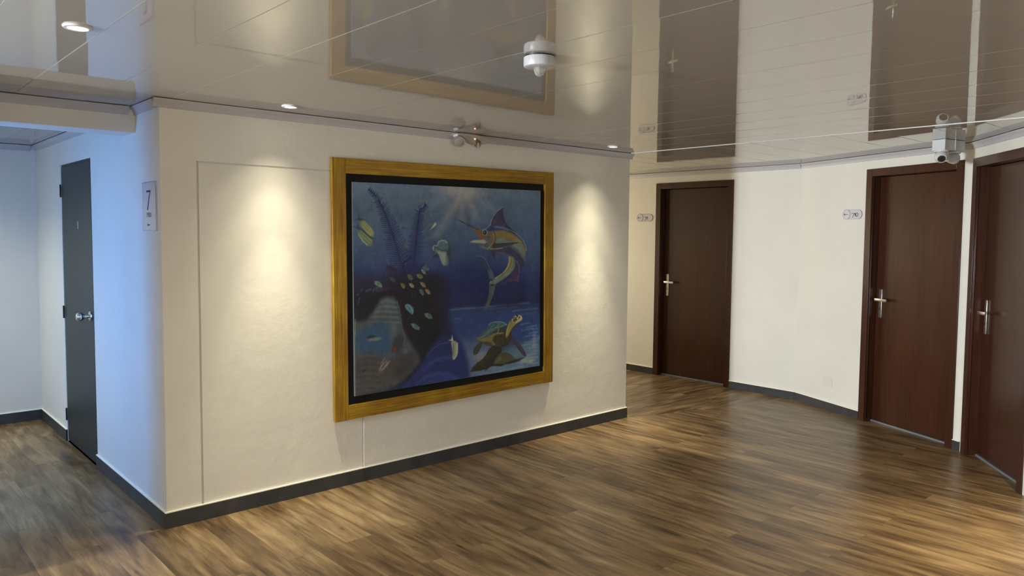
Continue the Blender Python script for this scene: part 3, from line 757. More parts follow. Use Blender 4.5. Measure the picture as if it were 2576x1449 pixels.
('L',[(31.1,39.5),(26.8,38.5),(22.8,38.2)],(0.95,0.35),(26,34,78),0.25,0.85),
('L',[(31.5,40.8),(34.6,38.4),(37.9,36.6)],(0.95,0.35),(26,34,78),0.25,0.85),
('L',[(31.5,40.8),(27.5,39.9),(23.7,39.6)],(0.95,0.35),(26,34,78),0.25,0.85),
('L',[(32,42.2),(35.3,39.6),(38.8,37.6)],(0.95,0.35),(26,34,78),0.25,0.85),
('L',[(32,42.2),(27.6,41.2),(23.4,40.9)],(0.95,0.35),(26,34,78),0.25,0.85),
('L',[(32.4,43.5),(35.1,41.4),(38,39.8)],(0.95,0.35),(26,34,78),0.25,0.85),
('L',[(32.4,43.5),(28.8,42.7),(25.4,42.4)],(0.95,0.35),(26,34,78),0.25,0.85),
('L',[(32.8,44.9),(36,42.4),(39.4,40.5)],(0.95,0.35),(26,34,78),0.25,0.85),
('L',[(32.8,44.9),(28.6,43.9),(24.6,43.6)],(0.95,0.35),(26,34,78),0.25,0.85),
('L',[(33.2,46.3),(36,44.1),(38.9,42.5)],(0.95,0.35),(26,34,78),0.25,0.85),
('L',[(33.2,46.3),(29.5,45.4),(26.1,45.1)],(0.95,0.35),(26,34,78),0.25,0.85),
('L',[(33.7,47.6),(36.7,44.7),(40.1,42.5)],(0.95,0.35),(26,34,78),0.25,0.85),
('L',[(33.7,47.6),(29.2,46.9),(25,46.9)],(0.95,0.35),(26,34,78),0.25,0.85),
('L',[(34.3,48.9),(37.3,46.1),(40.5,43.9)],(0.95,0.35),(26,34,78),0.25,0.85),
('L',[(34.3,48.9),(29.8,48.2),(25.7,48.2)],(0.95,0.35),(26,34,78),0.25,0.85),
('L',[(34.9,50.2),(37,48.2),(39.3,46.7)],(0.95,0.35),(26,34,78),0.25,0.85),
('L',[(34.9,50.2),(31.7,49.8),(28.7,49.7)],(0.95,0.35),(26,34,78),0.25,0.85),
('L',[(35.4,51.6),(37.6,49.5),(40,47.9)],(0.95,0.35),(26,34,78),0.25,0.85),
('L',[(35.4,51.6),(32.2,51.1),(29.1,51)],(0.95,0.35),(26,34,78),0.25,0.85),
('L',[(36,52.9),(38.3,50.8),(40.8,49.1)],(0.95,0.35),(26,34,78),0.25,0.85),
('L',[(36,52.9),(32.6,52.4),(29.5,52.3)],(0.95,0.35),(26,34,78),0.25,0.85),
('L',[(36.6,54.2),(39.7,51.3),(43.1,49.1)],(0.95,0.35),(26,34,78),0.25,0.85),
('L',[(36.6,54.2),(32,53.5),(27.7,53.4)],(0.95,0.35),(26,34,78),0.25,0.85),
('L',[(37.3,55.5),(39.3,52.8),(41.6,50.6)],(0.95,0.35),(26,34,78),0.25,0.85),
('L',[(37.3,55.5),(33.5,55.5),(30,55.9)],(0.95,0.35),(26,34,78),0.25,0.85),
('L',[(38.1,56.8),(40.3,53.9),(42.8,51.5)],(0.95,0.35),(26,34,78),0.25,0.85),
('L',[(38.1,56.8),(34,56.7),(30.3,57.2)],(0.95,0.35),(26,34,78),0.25,0.85),
('L',[(39,58),(40.8,55.5),(43.1,53.4)],(0.95,0.35),(26,34,78),0.25,0.85),
('L',[(39,58),(35.4,58),(32.1,58.4)],(0.95,0.35),(26,34,78),0.25,0.85),
('L',[(39.8,59.3),(41.9,56.5),(44.3,54.3)],(0.95,0.35),(26,34,78),0.25,0.85),
('L',[(39.8,59.3),(35.8,59.2),(32.3,59.6)],(0.95,0.35),(26,34,78),0.25,0.85),
('L',[(40.6,60.5),(42.6,57.9),(44.9,55.8)],(0.95,0.35),(26,34,78),0.25,0.85),
('L',[(40.6,60.5),(36.9,60.5),(33.5,60.9)],(0.95,0.35),(26,34,78),0.25,0.85),
('L',[(53.8,12.5),(48.8,16.4),(47.5,24.1),(46.2,34.3),(44.9,44.5),(43.9,53.4),(43.5,60.3)],(0.9,0.8),(24,32,82),0.3,0.9),
('L',[(53.3,12.9),(54.7,13.3),(55.9,13.8)],(0.95,0.35),(24,32,82),0.25,0.85),
('L',[(53.3,12.9),(52.9,11.8),(52.4,10.8)],(0.95,0.35),(24,32,82),0.25,0.85),
('L',[(52.2,13.8),(53.7,14.2),(55.1,14.7)],(0.95,0.35),(24,32,82),0.25,0.85),
('L',[(52.2,13.8),(51.8,12.5),(51.2,11.4)],(0.95,0.35),(24,32,82),0.25,0.85),
('L',[(51,14.7),(52.7,15.1),(54.2,15.7)],(0.95,0.35),(24,32,82),0.25,0.85),
('L',[(51,14.7),(50.6,13.3),(50,12.1)],(0.95,0.35),(24,32,82),0.25,0.85),
('L',[(49.9,15.6),(51.8,16),(53.4,16.7)],(0.95,0.35),(24,32,82),0.25,0.85),
('L',[(49.9,15.6),(49.5,14),(48.7,12.7)],(0.95,0.35),(24,32,82),0.25,0.85),
('L',[(48.8,16.4),(50.6,16.9),(52.2,17.5)],(0.95,0.35),(24,32,82),0.25,0.85),
('L',[(48.8,16.4),(48.4,14.9),(47.7,13.6)],(0.95,0.35),(24,32,82),0.25,0.85),
('L',[(48.6,17.6),(50.6,17),(52.5,16.6)],(0.95,0.35),(24,32,82),0.25,0.85),
('L',[(48.6,17.6),(46.9,16.6),(45.2,16)],(0.95,0.35),(24,32,82),0.25,0.85),
('L',[(48.4,18.9),(49.8,18.4),(51.2,18.2)],(0.95,0.35),(24,32,82),0.25,0.85),
('L',[(48.4,18.9),(47.2,18.2),(46,17.7)],(0.95,0.35),(24,32,82),0.25,0.85),
('L',[(48.2,20.1),(50,19.5),(51.7,19.2)],(0.95,0.35),(24,32,82),0.25,0.85),
('L',[(48.2,20.1),(46.7,19.2),(45.1,18.6)],(0.95,0.35),(24,32,82),0.25,0.85),
('L',[(48,21.3),(50.2,20.6),(52.4,20.2)],(0.95,0.35),(24,32,82),0.25,0.85),
('L',[(48,21.3),(46.1,20.2),(44.1,19.4)],(0.95,0.35),(24,32,82),0.25,0.85),
('L',[(47.8,22.6),(49.9,21.9),(51.9,21.5)],(0.95,0.35),(24,32,82),0.25,0.85),
('L',[(47.8,22.6),(46,21.5),(44.1,20.7)],(0.95,0.35),(24,32,82),0.25,0.85),
('L',[(47.6,23.8),(50,23),(52.3,22.6)],(0.95,0.35),(24,32,82),0.25,0.85),
('L',[(47.6,23.8),(45.5,22.6),(43.4,21.7)],(0.95,0.35),(24,32,82),0.25,0.85),
('L',[(47.4,25),(49.1,24.4),(50.9,24.1)],(0.95,0.35),(24,32,82),0.25,0.85),
('L',[(47.4,25),(45.8,24.2),(44.3,23.6)],(0.95,0.35),(24,32,82),0.25,0.85),
('L',[(47.2,26.3),(49.4,25.5),(51.5,25.1)],(0.95,0.35),(24,32,82),0.25,0.85),
('L',[(47.2,26.3),(45.3,25.2),(43.4,24.5)],(0.95,0.35),(24,32,82),0.25,0.85),
('L',[(47.1,27.5),(49.1,26.8),(51.1,26.4)],(0.95,0.35),(24,32,82),0.25,0.85),
('L',[(47.1,27.5),(45.3,26.5),(43.5,25.8)],(0.95,0.35),(24,32,82),0.25,0.85),
('L',[(46.9,28.7),(49.3,27.9),(51.6,27.5)],(0.95,0.35),(24,32,82),0.25,0.85),
('L',[(46.9,28.7),(44.8,27.6),(42.7,26.7)],(0.95,0.35),(24,32,82),0.25,0.85),
('L',[(46.8,30),(49.2,29.1),(51.7,28.6)],(0.95,0.35),(24,32,82),0.25,0.85),
('L',[(46.8,30),(44.6,28.7),(42.4,27.9)],(0.95,0.35),(24,32,82),0.25,0.85),
('L',[(46.6,31.2),(48.6,30.5),(50.5,30.2)],(0.95,0.35),(24,32,82),0.25,0.85),
('L',[(46.6,31.2),(44.9,30.2),(43.1,29.5)],(0.95,0.35),(24,32,82),0.25,0.85),
('L',[(46.4,32.4),(48.7,31.7),(50.9,31.2)],(0.95,0.35),(24,32,82),0.25,0.85),
('L',[(46.4,32.4),(44.5,31.3),(42.4,30.5)],(0.95,0.35),(24,32,82),0.25,0.85),
('L',[(46.3,33.7),(48.6,32.9),(51,32.4)],(0.95,0.35),(24,32,82),0.25,0.85),
('L',[(46.3,33.7),(44.2,32.5),(42,31.6)],(0.95,0.35),(24,32,82),0.25,0.85),
('L',[(46.1,34.9),(49.3,33.8),(52.4,33.2)],(0.95,0.35),(24,32,82),0.25,0.85),
('L',[(46.1,34.9),(43.3,33.3),(40.5,32.2)],(0.95,0.35),(24,32,82),0.25,0.85),
('L',[(46,36.2),(49,35.1),(52.1,34.5)],(0.95,0.35),(24,32,82),0.25,0.85),
('L',[(46,36.2),(43.2,34.6),(40.5,33.5)],(0.95,0.35),(24,32,82),0.25,0.85),
('L',[(45.8,37.4),(48.2,36.6),(50.6,36.1)],(0.95,0.35),(24,32,82),0.25,0.85),
('L',[(45.8,37.4),(43.7,36.1),(41.5,35.3)],(0.95,0.35),(24,32,82),0.25,0.85),
('L',[(45.6,38.6),(48.9,37.5),(52.2,36.9)],(0.95,0.35),(24,32,82),0.25,0.85),
('L',[(45.6,38.6),(42.7,36.9),(39.8,35.8)],(0.95,0.35),(24,32,82),0.25,0.85),
('L',[(45.5,39.9),(48,39),(50.5,38.5)],(0.95,0.35),(24,32,82),0.25,0.85),
('L',[(45.5,39.9),(43.2,38.5),(41,37.6)],(0.95,0.35),(24,32,82),0.25,0.85),
('L',[(45.3,41.1),(48.5,40),(51.7,39.4)],(0.95,0.35),(24,32,82),0.25,0.85),
('L',[(45.3,41.1),(42.5,39.4),(39.6,38.3)],(0.95,0.35),(24,32,82),0.25,0.85),
('L',[(45.2,42.3),(47.8,41.4),(50.3,41)],(0.95,0.35),(24,32,82),0.25,0.85),
('L',[(45.2,42.3),(42.9,41),(40.5,40)],(0.95,0.35),(24,32,82),0.25,0.85),
('L',[(45,43.6),(47.4,42.7),(49.9,42.3)],(0.95,0.35),(24,32,82),0.25,0.85),
('L',[(45,43.6),(42.8,42.3),(40.6,41.4)],(0.95,0.35),(24,32,82),0.25,0.85),
('L',[(44.8,44.8),(48.4,43.6),(51.9,42.9)],(0.95,0.35),(24,32,82),0.25,0.85),
('L',[(44.8,44.8),(41.7,42.9),(38.4,41.7)],(0.95,0.35),(24,32,82),0.25,0.85),
('L',[(44.7,46),(47.4,45.1),(50.1,44.6)],(0.95,0.35),(24,32,82),0.25,0.85),
('L',[(44.7,46),(42.3,44.6),(39.8,43.6)],(0.95,0.35),(24,32,82),0.25,0.85),
('L',[(44.6,47.3),(47.3,46.3),(50,45.8)],(0.95,0.35),(24,32,82),0.25,0.85),
('L',[(44.6,47.3),(42.1,45.8),(39.7,44.9)],(0.95,0.35),(24,32,82),0.25,0.85),
('L',[(44.4,48.5),(48.1,47.2),(51.8,46.6)],(0.95,0.35),(24,32,82),0.25,0.85),
('L',[(44.4,48.5),(41.1,46.6),(37.8,45.2)],(0.95,0.35),(24,32,82),0.25,0.85),
('L',[(44.3,49.7),(47.9,48.5),(51.4,47.9)],(0.95,0.35),(24,32,82),0.25,0.85),
('L',[(44.3,49.7),(41.1,47.9),(37.9,46.6)],(0.95,0.35),(24,32,82),0.25,0.85),
('L',[(44.2,51),(47,50),(49.7,49.5)],(0.95,0.35),(24,32,82),0.25,0.85),
('L',[(44.2,51),(41.6,49.5),(39.1,48.5)],(0.95,0.35),(24,32,82),0.25,0.85),
('L',[(44,52.2),(47.7,51),(51.3,50.3)],(0.95,0.35),(24,32,82),0.25,0.85),
('L',[(44,52.2),(40.7,50.3),(37.4,48.9)],(0.95,0.35),(24,32,82),0.25,0.85),
('L',[(43.9,53.4),(46.9,52.3),(50,51.6)],(0.95,0.35),(24,32,82),0.25,0.85),
('L',[(43.9,53.4),(41,51.9),(38.1,50.9)],(0.95,0.35),(24,32,82),0.25,0.85),
('L',[(43.8,54.7),(47,53.4),(50.3,52.7)],(0.95,0.35),(24,32,82),0.25,0.85),
('L',[(43.8,54.7),(40.8,53),(37.7,51.9)],(0.95,0.35),(24,32,82),0.25,0.85),
('L',[(43.8,55.9),(46.4,54.9),(49,54.3)],(0.95,0.35),(24,32,82),0.25,0.85),
('L',[(43.8,55.9),(41.3,54.6),(38.8,53.7)],(0.95,0.35),(24,32,82),0.25,0.85),
('L',[(43.7,57.2),(47.3,55.8),(50.8,55)],(0.95,0.35),(24,32,82),0.25,0.85),
('L',[(43.7,57.2),(40.3,55.3),(37,54.1)],(0.95,0.35),(24,32,82),0.25,0.85),
('L',[(43.6,58.4),(46.9,57.2),(50.1,56.5)],(0.95,0.35),(24,32,82),0.25,0.85),
('L',[(43.6,58.4),(40.6,56.7),(37.5,55.6)],(0.95,0.35),(24,32,82),0.25,0.85),
('L',[(43.6,59.6),(47.2,58.3),(50.8,57.5)],(0.95,0.35),(24,32,82),0.25,0.85),
('L',[(43.6,59.6),(40.2,57.8),(36.8,56.5)],(0.95,0.35),(24,32,82),0.25,0.85),
('L',[(52.7,3.1),(50.7,8.7),(49.4,14.9)],(0.4,0.6),(70,76,100),0.4,0.5),
('L',[(50.1,13.9),(47.9,8.8)],(0.3,0.2),(110,112,112),0.3,0.4),
('L',[(50.1,13.9),(55.8,8.6)],(0.3,0.2),(96,102,116),0.3,0.4),
('L',[(50.1,12.8),(48.7,7.3)],(0.3,0.2),(110,112,112),0.3,0.4),
('L',[(50.1,12.8),(56.1,7.1)],(0.3,0.2),(96,102,116),0.3,0.4),
('L',[(50.1,11.8),(49.4,5.7)],(0.3,0.2),(110,112,112),0.3,0.4),
('L',[(50.1,11.8),(56.5,5.5)],(0.3,0.2),(96,102,116),0.3,0.4),
('L',[(50.1,10.8),(50.1,4.2)],(0.3,0.2),(110,112,112),0.3,0.4),
('L',[(50.1,10.8),(56.9,3.9)],(0.3,0.2),(96,102,116),0.3,0.4),
('L',[(50.1,9.8),(50.8,2.6)],(0.3,0.2),(110,112,112),0.3,0.4),
('L',[(50.1,9.8),(57.3,2.4)],(0.3,0.2),(96,102,116),0.3,0.4),
('L',[(50.1,8.8),(51.6,1.1)],(0.3,0.2),(110,112,112),0.3,0.4),
('L',[(50.1,8.8),(57.7,0.8)],(0.3,0.2),(96,102,116),0.3,0.4),
('L',[(50.1,7.7),(52.3,-0.5)],(0.3,0.2),(110,112,112),0.3,0.4),
('L',[(50.1,7.7),(58.1,-0.7)],(0.3,0.2),(96,102,116),0.3,0.4),
('L',[(50.1,6.7),(53,-2)],(0.3,0.2),(110,112,112),0.3,0.4),
('L',[(50.1,6.7),(58.5,-2.3)],(0.3,0.2),(96,102,116),0.3,0.4),
('L',[(16.9,8.4),(17.4,9.9)],(0.2,0.5),(150,160,176),0.3,0.7),
('L',[(20.2,12.5),(21.1,10)],(0.5,0.2),(140,150,170),0.3,0.6),
('L',[(22.5,16.4),(24.3,13.9)],(0.5,0.2),(130,140,170),0.3,0.6),
('L',[(50.7,14.3),(52,12.5)],(0.6,0.3),(160,164,170),0.3,0.7),
('L',[(35.9,53.1),(36.2,50.2),(37.3,48.9),(39.5,48.1),(41,47.2),(41.5,45.7)],(1,1.3),(26,30,70),0.3,0.95),
('P',[(22.9,51.1),(23.9,50.9),(23.5,49.5),(24.6,50.9),(26.5,50.8),(26.6,48.8),(27.1,51),(29,52.2),(31.1,54),(31.6,55.5),(24.3,54.9),(23.5,52.7)],(38,34,62),1,0.9),
('P',[(45.6,55.7),(48.3,52.4),(52.4,49.7),(52,51.8),(49.2,54.3),(47.9,56.1)],(30,34,78),1,0.8),
('P',[(4.7,22.8),(7.2,22.6),(9,23.6),(11.2,25.6),(13.4,28.1),(14.5,30.4),(14.4,32.3),(13.5,33.4),(11.5,32.4),(8.6,29.9),(6.1,27.2),(5,25.6)],(108,118,84),0.7,1),
('P',[(3.2,29.4),(5,28.6),(7.1,29.4),(9.6,31.3),(12.2,33.2),(13.6,34.8),(13.8,36.8),(12.5,38.3),(10.3,38.2),(7.4,36.5),(4.9,34.1),(3.1,31.6)],(92,108,84),0.7,1),
('L',[(5,27.8),(7.1,29.4),(10,31.8),(13.1,33.9)],(0.5,1),(44,54,58),0.4,0.9),
('L',[(6.5,24.4),(9.7,27.2),(13.3,31.6)],(0.3,0.8),(160,164,110),0.4,0.7),
('L',[(5.9,25.6),(8.6,28.8),(12.2,32)],(0.3,0.8),(160,164,110),0.4,0.7),
('L',[(8.3,24),(11.5,27.2),(14.1,30.4)],(0.3,0.8),(160,164,110),0.4,0.7),
('L',[(4.6,30.7),(7.4,33.5),(11.4,36.7)],(0.3,0.8),(132,146,104),0.4,0.6),
('L',[(5.7,29.7),(9.3,32.3),(12.9,35.5)],(0.3,0.8),(132,146,104),0.4,0.6),
('L',[(3.8,18.6),(4.2,20.6),(4.9,22.8)],(0.3,1.5),(48,60,76),0.3,0.95),
('L',[(1.4,23),(3.3,22.3),(5,22.4)],(0.3,1.5),(48,60,76),0.3,0.95),
('L',[(8.1,22.8),(6.5,22.2),(4.7,22.5)],(0.3,1.5),(48,60,76),0.3,0.95),
('L',[(2.9,24.1),(3.1,26),(3.7,27.2)],(0.3,1.5),(48,60,76),0.3,0.95),
('L',[(0.5,26.6),(2.5,27.1),(4.6,28.1)],(0.3,1.5),(48,60,76),0.3,0.95),
('L',[(6.4,28.6),(4.6,27.8),(3.2,27.5)],(0.3,1.5),(48,60,76),0.3,0.95),
('L',[(3.5,31),(6.7,35.4),(9.9,38.1)],(0.2,0.5),(190,190,160),0.3,0.8),
('P',[(56.6,29.1),(59,26.1),(60.4,24.4),(61.7,24),(62.1,24.7),(61.1,26.2),(59.2,27.4)],(176,172,130),0.5,0.9),
('L',[(51.1,30.1),(54.4,27.4),(57.7,24.7)],(0.3,0.9),(96,112,140),0.6,0.5),
('B',(35.3,20.9),(1.3,2.8,15),(58,72,98),0.2,0.7),
('B',(36.4,27.6),(2.6,1,25),(44,60,92),0.2,0.7),
('B',(37.5,39),(2.2,2.6,0),(72,92,92),0.3,0.8),
('B',(10.2,2.2),(2,0.6,20),(110,120,140),0.2,0.6),
('B',(16.2,41.9),(1.2,0.7,30),(40,56,90),0.3,0.7),
('P',[(14.9,60.4),(16.7,60.2),(18.8,61.3),(20.1,63),(20.2,64.5),(18.3,64.4),(15.9,62.8),(14.8,62)],(96,122,104),0.5,0.95),
('B',(17.7,62.2),(1.6,2.2,-35),(69,87,74),0.2,0.7),
('L',[(14.9,60.4),(14.8,62),(15.9,62.8)],(0.2,0.4),(124,158,135),0.3,0.6),
('P',[(25.5,58.5),(27.7,58.3),(29.4,59.8),(30.1,61.4),(28.5,61.3),(26.6,60)],(58,82,84),0.5,0.95),
('B',(28.2,59.7),(1.6,2.2,-35),(41,59,60),0.2,0.7),
('L',[(25.5,58.5),(26.6,60),(28.5,61.3)],(0.2,0.4),(75,106,109),0.3,0.6),
('P',[(39.2,57.3),(40.7,57),(42.5,58.1),(43.3,60),(42.2,61.2),(40.7,60.3),(39.4,58.8)],(92,108,72),0.5,0.95),
('B',(41.4,58.8),(1.6,2.2,-35),(66,77,51),0.2,0.7),
('L',[(39.2,57.3),(39.4,58.8),(40.7,60.3)],(0.2,0.4),(119,140,93),0.3,0.6),
('P',[(46.1,57.4),(48.3,57.1),(50.6,58.3),(51.4,59.8),(49.2,60.3),(46.9,59.1)],(104,116,58),0.5,0.95),
('B',(49,58.5),(1.6,2.2,-35),(74,83,41),0.2,0.7),
('L',[(46.1,57.4),(46.9,59.1),(49.2,60.3)],(0.2,0.4),(135,150,75),0.3,0.6),
('P',[(49.9,54.3),(51,54.2),(52.9,55.9),(53.5,57.8),(51.9,57),(50.4,55.7)],(130,140,128),0.5,0.95),
('B',(51.9,55.7),(1.6,2.2,-35),(93,100,92),0.2,0.7),
('L',[(49.9,54.3),(50.4,55.7),(51.9,57)],(0.2,0.4),(169,182,166),0.3,0.6),
('P',[(50.6,53.2),(53.3,51.8),(56.1,54.2),(54.2,55.2)],(84,100,112),0.5,0.95),
('B',(53.8,53.5),(1.6,2.2,-35),(60,72,80),0.2,0.7),
('L',[(50.6,53.2),(54.2,55.2),(56.1,54.2)],(0.2,0.4),(109,130,145),0.3,0.6),
('P',[(33.9,62.7),(35.2,62.4),(37.1,63.8),(37.3,65.5),(36,65.9),(34.5,64.4)],(116,124,60),0.5,0.95),
('B',(35.9,64),(1.6,2.2,-35),(83,89,43),0.2,0.7),
('L',[(33.9,62.7),(34.5,64.4),(36,65.9)],(0.2,0.4),(150,161,78),0.3,0.6),
('P',[(40.2,62.9),(42,62.9),(43.8,64.3),(44.1,65.8),(42.6,65.6),(40.9,64.4)],(164,150,116),0.5,0.95),
('B',(42.5,64.2),(1.6,2.2,-35),(118,108,83),0.2,0.7),
('L',[(40.2,62.9),(40.9,64.4),(42.6,65.6)],(0.2,0.4),(213,195,150),0.3,0.6),
('P',[(48.9,62.5),(51,62.8),(52.8,64.2),(53.5,66.1),(51.6,65.8),(49.6,64.2)],(136,134,98),0.5,0.95),
('B',(51.5,64.1),(1.6,2.2,-35),(97,96,70),0.2,0.7),
('L',[(48.9,62.5),(49.6,64.2),(51.6,65.8)],(0.2,0.4),(176,174,127),0.3,0.6),
('P',[(48.2,67.2),(49.8,67.1),(51.6,68.5),(51.9,70.6),(50.9,71.3),(49.1,69.6)],(82,106,112),0.5,0.95),
('B',(50.5,68.9),(1.6,2.2,-35),(59,76,80),0.2,0.7),
('L',[(48.2,67.2),(49.1,69.6),(50.9,71.3)],(0.2,0.4),(106,137,145),0.3,0.6),
('P',[(52.8,67.2),(54.6,67.4),(56.7,68.9),(56.9,70.8),(55.5,70.8),(53.5,69.1)],(146,128,104),0.5,0.95),
('B',(55.3,68.9),(1.6,2.2,-35),(105,92,74),0.2,0.7),
('L',[(52.8,67.2),(53.5,69.1),(55.5,70.8)],(0.2,0.4),(189,166,135),0.3,0.6),
('P',[(37.2,76.4),(38.6,75.8),(41,76.6),(43.2,78.6),(43.8,80.9),(42.7,83.2),(40.5,81.8),(38.1,79.4),(37.2,77.8)],(84,120,136),0.5,0.95),
('B',(40.5,78.8),(1.6,2.2,-35),(60,86,97),0.2,0.7),
('L',[(37.2,76.4),(37.2,77.8),(38.1,79.4)],(0.2,0.4),(109,156,176),0.3,0.6),
('P',[(52.2,83.2),(54.5,82.9),(56.8,83.9),(58.3,85.7),(58.2,87.1),(55.9,86.8),(53.1,85.2)],(86,112,106),0.5,0.95),
('B',(55.8,84.8),(1.6,2.2,-35),(61,80,76),0.2,0.7),
('L',[(52.2,83.2),(53.1,85.2),(55.9,86.8)],(0.2,0.4),(111,145,137),0.3,0.6),
('P',[(41.5,88.9),(43.6,88.9),(46.7,90.5),(48.3,92.1),(48,93.5),(45.8,93.2),(42.9,91.3)],(90,116,118),0.5,0.95),
('B',(45.5,91.1),(1.6,2.2,-35),(64,83,84),0.2,0.7),
('L',[(41.5,88.9),(42.9,91.3),(45.8,93.2)],(0.2,0.4),(117,150,153),0.3,0.6),
('P',[(41.5,68.8),(43.3,68.6),(46.4,70.2),(45.5,72.8),(42.4,71.5)],(30,40,44),0.5,0.95),
('B',(44.1,70.3),(1.6,2.2,-35),(21,28,31),0.2,0.7),
('L',[(41.5,68.8),(42.4,71.5),(45.5,72.8)],(0.2,0.4),(39,52,57),0.3,0.6),
('L',[(39.7,76.9),(42.1,79.3),(42.9,82.3)],(0.3,0.5),(150,176,186),0.3,0.6),
('P',[(58.9,40.6),(59.3,39.5),(60.7,38.9),(62.7,39),(63.2,37),(64.6,35.8),(66.4,35.4),(69,35.6),(71.1,36.8),(73.3,39.1),(74.8,41.2),(75.3,43.6),(74.8,45.9),(73.3,48.2),(72.2,50.5),(71.1,52.4),(67.8,52.5),(66.4,50.9),(65.3,48),(63.9,45.1),(62.4,43.6),(60,42.4)],(92,112,118),0.7,1),
('P',[(71.1,36.8),(73.3,39.1),(74.8,41.2),(75.3,43.6),(74.8,45.9),(73.3,48.2),(72.5,49.9),(71.5,47),(70,43.4),(71.9,40.6)],(38,54,76),1.2,0.85),
('P',[(63.9,38.7),(65,37),(67.9,36.4),(70.8,37.9),(71.5,40.6),(68.6,42.8),(65,42.2),(62.8,41)],(72,96,108),1.2,0.8),
('P',[(62.8,43),(66.4,43.4),(70,43.6),(69.6,46.4),(69.6,51),(67.8,52.2),(66.4,50.3),(64.8,46.8)],(138,150,140),1,0.85),
('L',[(59.6,41.8),(59.1,40.4),(60.1,39.2),(62.5,39.3)],(0.7,0.7),(178,178,150),0.4,0.8),
('L',[(63,38.4),(63.6,36.7),(66.1,35.6),(69,35.9),(71.1,37.1)],(0.5,0.5),(170,172,140),0.4,0.8),
('L',[(60.3,39.8),(62.5,40),(63.9,41.3),(67.1,42.5),(69.7,42.3)],(0.6,0.8),(40,58,70),0.4,0.9),
('L',[(60,41.2),(61.7,41.1),(63.2,41.9)],(0.4,0.5),(40,58,70),0.3,0.8),
('P',[(57.5,46.8),(59.9,45),(62.7,43.8),(64.1,46.2),(63.9,46.8),(60.6,46.7)],(46,46,78),0.5,0.95),
('L',[(57.7,46.5),(59.9,44.9),(62.4,43.8)],(0.3,0.3),(120,130,150),0.3,0.7),
('L',[(64.6,49.1),(63.5,53.7)],(0.4,0.3),(30,46,84),0.4,0.7),
('L',[(72.5,48.8),(73.3,53.5)],(0.7,0.4),(30,46,84),0.4,0.7),
('P',[(80.2,22.1),(83,22.9),(87.7,24.6),(92.5,26.8),(97.4,28.9),(101.8,28.9),(105.3,27.7),(108,25.8),(110.8,25.4),(115.3,25.7),(121,26.7),(127.8,29.1),(132.5,31),(136.8,34),(140.1,37),(142.3,40.4),(143.1,43.2),(142.6,46.4),(141.2,50.4),(139.4,53.9),(136.9,56.2),(135.3,53),(133.1,51),(129.9,48.5),(126.8,46.9),(121.5,45.6),(114.8,44.1),(106.2,42.8),(99.8,41.3),(96.4,38.3),(89.9,37.1),(93.5,35.8),(99.3,35.5),(96.9,31.5),(93.5,28.9),(89.2,26.3),(84.4,24)],(84,92,92),0.5,1),
('P',[(110.3,25.4),(115.3,25.6),(121.5,26.9),(127.8,29.1),(132.5,31),(137.4,34.4),(140.6,37.6),(142.6,41.2),(142.8,43.2),(141.2,40.8),(138.5,37.2),(134.2,34),(127.8,30.8),(120.5,28.9),(112.3,29.1),(107.2,29.6),(102.3,30),(101.8,28.9),(105.3,27.9),(108,25.8)],(40,52,92),0.8,0.95),
('P',[(111.3,26.2),(115.3,25.8),(120.5,26.7),(126.7,28.9),(125.2,29.5),(119.4,27.9),(112.3,27.5)],(96,118,150),0.8,0.8),
('L',[(117.4,25.9),(122.5,27.1),(130.4,30),(136.3,33.6),(140.1,37),(142.3,40.8),(143,43.6)],(0.4,0.9),(142,158,170),0.4,0.8),
('P',[(112.3,30),(120,29.3),(127.8,31),(134.2,34.2),(138.5,37.4),(141.2,41.2),(142.2,45),(140.1,44),(136.3,40.3),(132.6,37.9),(125.2,35.7),(118.4,34.3),(113.6,33.9)],(126,110,66),1,0.95),
('L',[(123.1,30.8),(123,34.7)],(0.5,0.5),(104,88,50),0.4,0.7),
('L',[(127.8,31.6),(127.7,35.5)],(0.5,0.5),(104,88,50),0.4,0.7),
('L',[(134.2,33.6),(134.1,37.5)],(0.5,0.5),(104,88,50),0.4,0.7),
('L',[(116.9,29.6),(116.8,33.5)],(0.5,0.5),(104,88,50),0.4,0.7),
('L',[(120,30),(119.9,33.9)],(0.5,0.5),(104,88,50),0.4,0.7),
('L',[(131,32.8),(130.9,36.7)],(0.5,0.5),(104,88,50),0.4,0.7),
('P',[(113.8,34.4),(120,34.7),(126.7,36.7),(134.7,37.5),(139.6,41.2),(141.8,46),(141.5,48.4),(138.5,46.3),(133.1,41.9),(127.8,39),(117.4,37.4),(113.3,37.7)],(110,128,128),1,0.8),
('P',[(106.2,42.8),(112.3,42.5),(122.6,41.3),(127.8,40.6),(132.6,43),(137.4,46.7),(140.7,50.4),(140.7,53.6),(138.5,55.9),(135.8,57.4),(134.2,53),(131,48.9),(126.8,46.7),(120.5,45),(114.3,43.9)],(52,50,80),1,0.95),
('L',[(127.8,41),(133.1,43.8),(138.5,47.9),(141.2,50.8)],(0.4,0.7),(100,124,120),0.4,0.7),
('P',[(111.3,37.7),(117.4,37.7),(127.8,37.3),(138.5,37.2),(133.1,38.5),(125.2,40.2),(117.4,41.4),(109.8,41.7),(110.8,39.6)],(50,56,56),0.5,0.95),
('L',[(113.3,37.9),(122.6,37.6),(133.1,37.3),(139,37.4)],(0.4,0.3),(150,156,140),0.3,0.8),
('L',[(107.2,41.8),(114.3,42.1),(119.5,41.6)],(0.3,0.5),(160,160,140),0.3,0.8),
('P',[(93,28.5),(97.4,29.6),(101.8,31.5),(103.8,33.4),(102.3,35.5),(99.3,35.5),(96.9,31.9)],(118,76,50),0.6,0.95),
('P',[(89.9,37.1),(93.5,35.8),(103.3,35.6),(105.3,37.2),(103.3,38.3),(97.4,37.7),(91.5,37.3)],(150,156,140),0.5,0.95),
